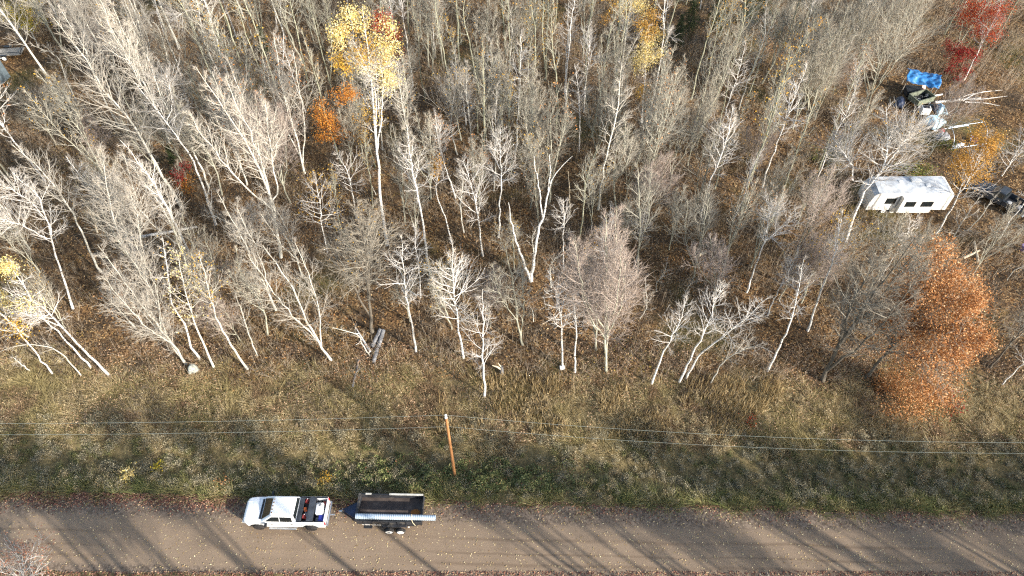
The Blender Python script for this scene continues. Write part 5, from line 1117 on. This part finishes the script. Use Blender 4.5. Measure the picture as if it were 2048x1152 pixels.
# leafy brambles behind the trailer
g = Geo(); x, y = scatter(90000, -18, 9, 20, 24.5, lambda x, y, u_: (u_ > .9) & (u_ < 3.3 + .6 * field(x, y, .9)) & (rng.uniform(0, 1, len(x)) < np.exp(-((x + 4.5) / 7.5) ** 4)) & (field(x, y, 1.2, 1.1) + .5 * rng.normal(0, .5, len(x)) > -.35))
quads(g, np.stack([x, y, gz(x, y) + (.28 + .4 * np.clip(field(x, y, 1.6, 2), -.5, 1)) * rng.uniform(.3, 1.5, len(x)) + .1], 1), .11, .45)
M['bramble'] = island('bramble_leaves', [(0, (.06, .075, .03)), (.45, (.15, .18, .07)), (.8, (.30, .31, .12)), (.93, (.52, .47, .22)), (1, (.36, .10, .08))], transl=.25)
stuff('bramble_leaves', g, M['bramble'], 'green leafy brambles growing behind the trailer')
# leaf litter of the wood
g = Geo(); x, y = scatter(430000, -85, 85, 29, 100, lambda x, y, u_: (u_ > edge(x, y) - 1.5) & (field(x, y, .28, 4) + rng.normal(0, .45, len(x)) > -.5))
quads(g, np.stack([x, y, gz(x, y) + np.abs(rng.normal(0, .06, len(x))) + .01], 1), .155, .55)
M['litter'] = island('fallen_brown_leaves', [(0, (.065, .04, .023)), (.4, (.18, .102, .05)), (.7, (.305, .175, .073)), (.9, (.44, .27, .115)), (1, (.58, .44, .26))], patch=[(0, (.05, .037, .023)), (.5, (.155, .10, .052)), (1, (.36, .25, .125))], pscale=.11, transl=.1)
stuff('leaf_litter', g, M['litter'], 'brown and orange fallen leaves covering the forest floor')
# dark twiggy scrub standing in the verge
g = Geo(); x, y = scatter(26000, -52, 56, 25, 34, lambda x, y, u_: (u_ > 5.5) & (field(x, y, .42, 8) + rng.normal(0, .3, len(x)) > .35)); hh = rng.uniform(.3, 1.0, len(x)); A_ = np.stack([x, y, gz(x, y)], 1); la = rng.uniform(0, 6.28, len(x)); ll = np.abs(rng.normal(0, .5, len(x))); B_ = A_ + np.stack([np.cos(la) * ll * hh, np.sin(la) * ll * hh, hh], 1); cones(g, A_, B_, rng.uniform(.009, .016, len(x)))
q = rng.uniform(.3, .9, (len(x), 1)); C0 = A_ * (1 - q) + B_ * q; cones(g, C0, C0 + rng.normal(0, .2, C0.shape) + np.array([0, 0, .15]), np.full(len(x), .009))
M['scrub'] = island('dark_scrub_twigs', [(0, (.06, .045, .035)), (.6, (.16, .125, .095)), (1, (.30, .24, .19))], transl=0)
stuff('verge_scrub', g, M['scrub'], 'dark twiggy scrub standing in the verge grass')
# brush and low green plants under the trees
BARE += [(at(1855, 225)[:2], 7.5), (at(1940, 235)[:2], 7.0), (at(1820, 400)[:2], 4.5), (at(2010, 405)[:2], 4.5), (at(18, 135)[:2], 5.5), (at(1790, 190)[:2], 4), (at(1960, 420)[:2], 4)]
g = Geo(); x, y = scatter(120000, -85, 85, 30, 100, lambda x, y, u_: (u_ > edge(x, y) - .5) & (field(x, y, .33, 6) + rng.normal(0, .4, len(x)) > -.1))
z = gz(x, y); hh = rng.uniform(.4, 2.0, len(x)) * (1 + .8 * (rng.uniform(0, 1, len(x)) < .3)); la = rng.uniform(0, 6.28, len(x)); ll = np.abs(rng.normal(0, .45, len(x)))
A_ = np.stack([x, y, z], 1); B_ = A_ + np.stack([np.cos(la) * ll * hh, np.sin(la) * ll * hh, hh], 1); cones(g, A_, B_, rng.uniform(.008, .016, len(x)))
for _ in range(3):
    q = rng.uniform(.3, .95, (len(x), 1)); C0 = A_ * (1 - q) + B_ * q; cones(g, C0, C0 + rng.normal(0, .26, C0.shape) + np.array([0, 0, .28]), np.full(len(x), .007))
M['brush'] = island('bare_brush_twigs', [(0, (.16, .12, .085)), (.6, (.33, .265, .19)), (1, (.50, .42, .32))], transl=0)
stuff('underbrush', g, M['brush'], 'bare twiggy underbrush between the trees')
g = Geo(); x, y = scatter(150000, -85, 85, 30, 100, lambda x, y, u_: (u_ > edge(x, y) - 1) & (field(x, y, .24, 9) + rng.normal(0, .25, len(x)) > .42))
quads(g, np.stack([x, y, gz(x, y) + rng.uniform(.05, .8, len(x))], 1), .15, .3)
M['under'] = island('low_plants', [(0, (.05, .05, .016)), (.5, (.15, .125, .035)), (1, (.34, .24, .07))], patch=[(0, (.16, .06, .02)), (.5, (.30, .13, .04)), (1, (.44, .24, .09))], pscale=.08, transl=.2)
stuff('low_plants', g, M['under'], 'olive and rusty low plants of the forest floor')
# leaves blown onto the road
g = Geo(); n = 5200; xx, vv = rng.uniform(-45, 45, n), rng.uniform(-5.6, -.1, n); p = np.stack([xx, 19.8 - .0209 * xx + vv, .075 + 0 * xx], 1); quads(g, p, .095, .8)
M['road_leaf'] = island('pale_leaves_on_the_road', [(0, (.25, .15, .06)), (.6, (.52, .40, .20)), (1, (.68, .58, .36))], transl=0)
stuff('fallen_leaves', g, M['road_leaf'], 'pale yellow leaves scattered over the gravel')
g = Geo(); n = 46000; xx, vv = rng.uniform(-45, 45, n), -np.abs(rng.normal(0, .55, n)) + .25; k = rng.uniform(0, 1, n) < np.where(xx < -18, .95, np.where(xx < -8, .6, .16)) * (.65 + .5 * field(xx, vv * 3, .6)); xx, vv = xx[k], vv[k]
quads(g, np.stack([xx, 19.8 - .0209 * xx + vv, .05 + np.abs(rng.normal(0, .03, len(xx)))], 1), .12, .6)
n = 6000; xx = rng.uniform(-42, 42, n); vv = -4.75 + .0209 * xx - np.abs(rng.normal(0, .35, n)); quads(g, np.stack([xx, 19.8 - .0209 * xx + vv, .04 + np.abs(rng.normal(0, .03, n))], 1), .11, .6)
M['edge_leaf'] = island('reddish_roadside_leaves', [(0, (.06, .03, .025)), (.5, (.20, .085, .06)), (.85, (.36, .20, .13)), (1, (.55, .38, .24))], transl=0)
stuff('roadside_leaves', g, M['edge_leaf'], 'reddish brown leaves drifted along the road edge')
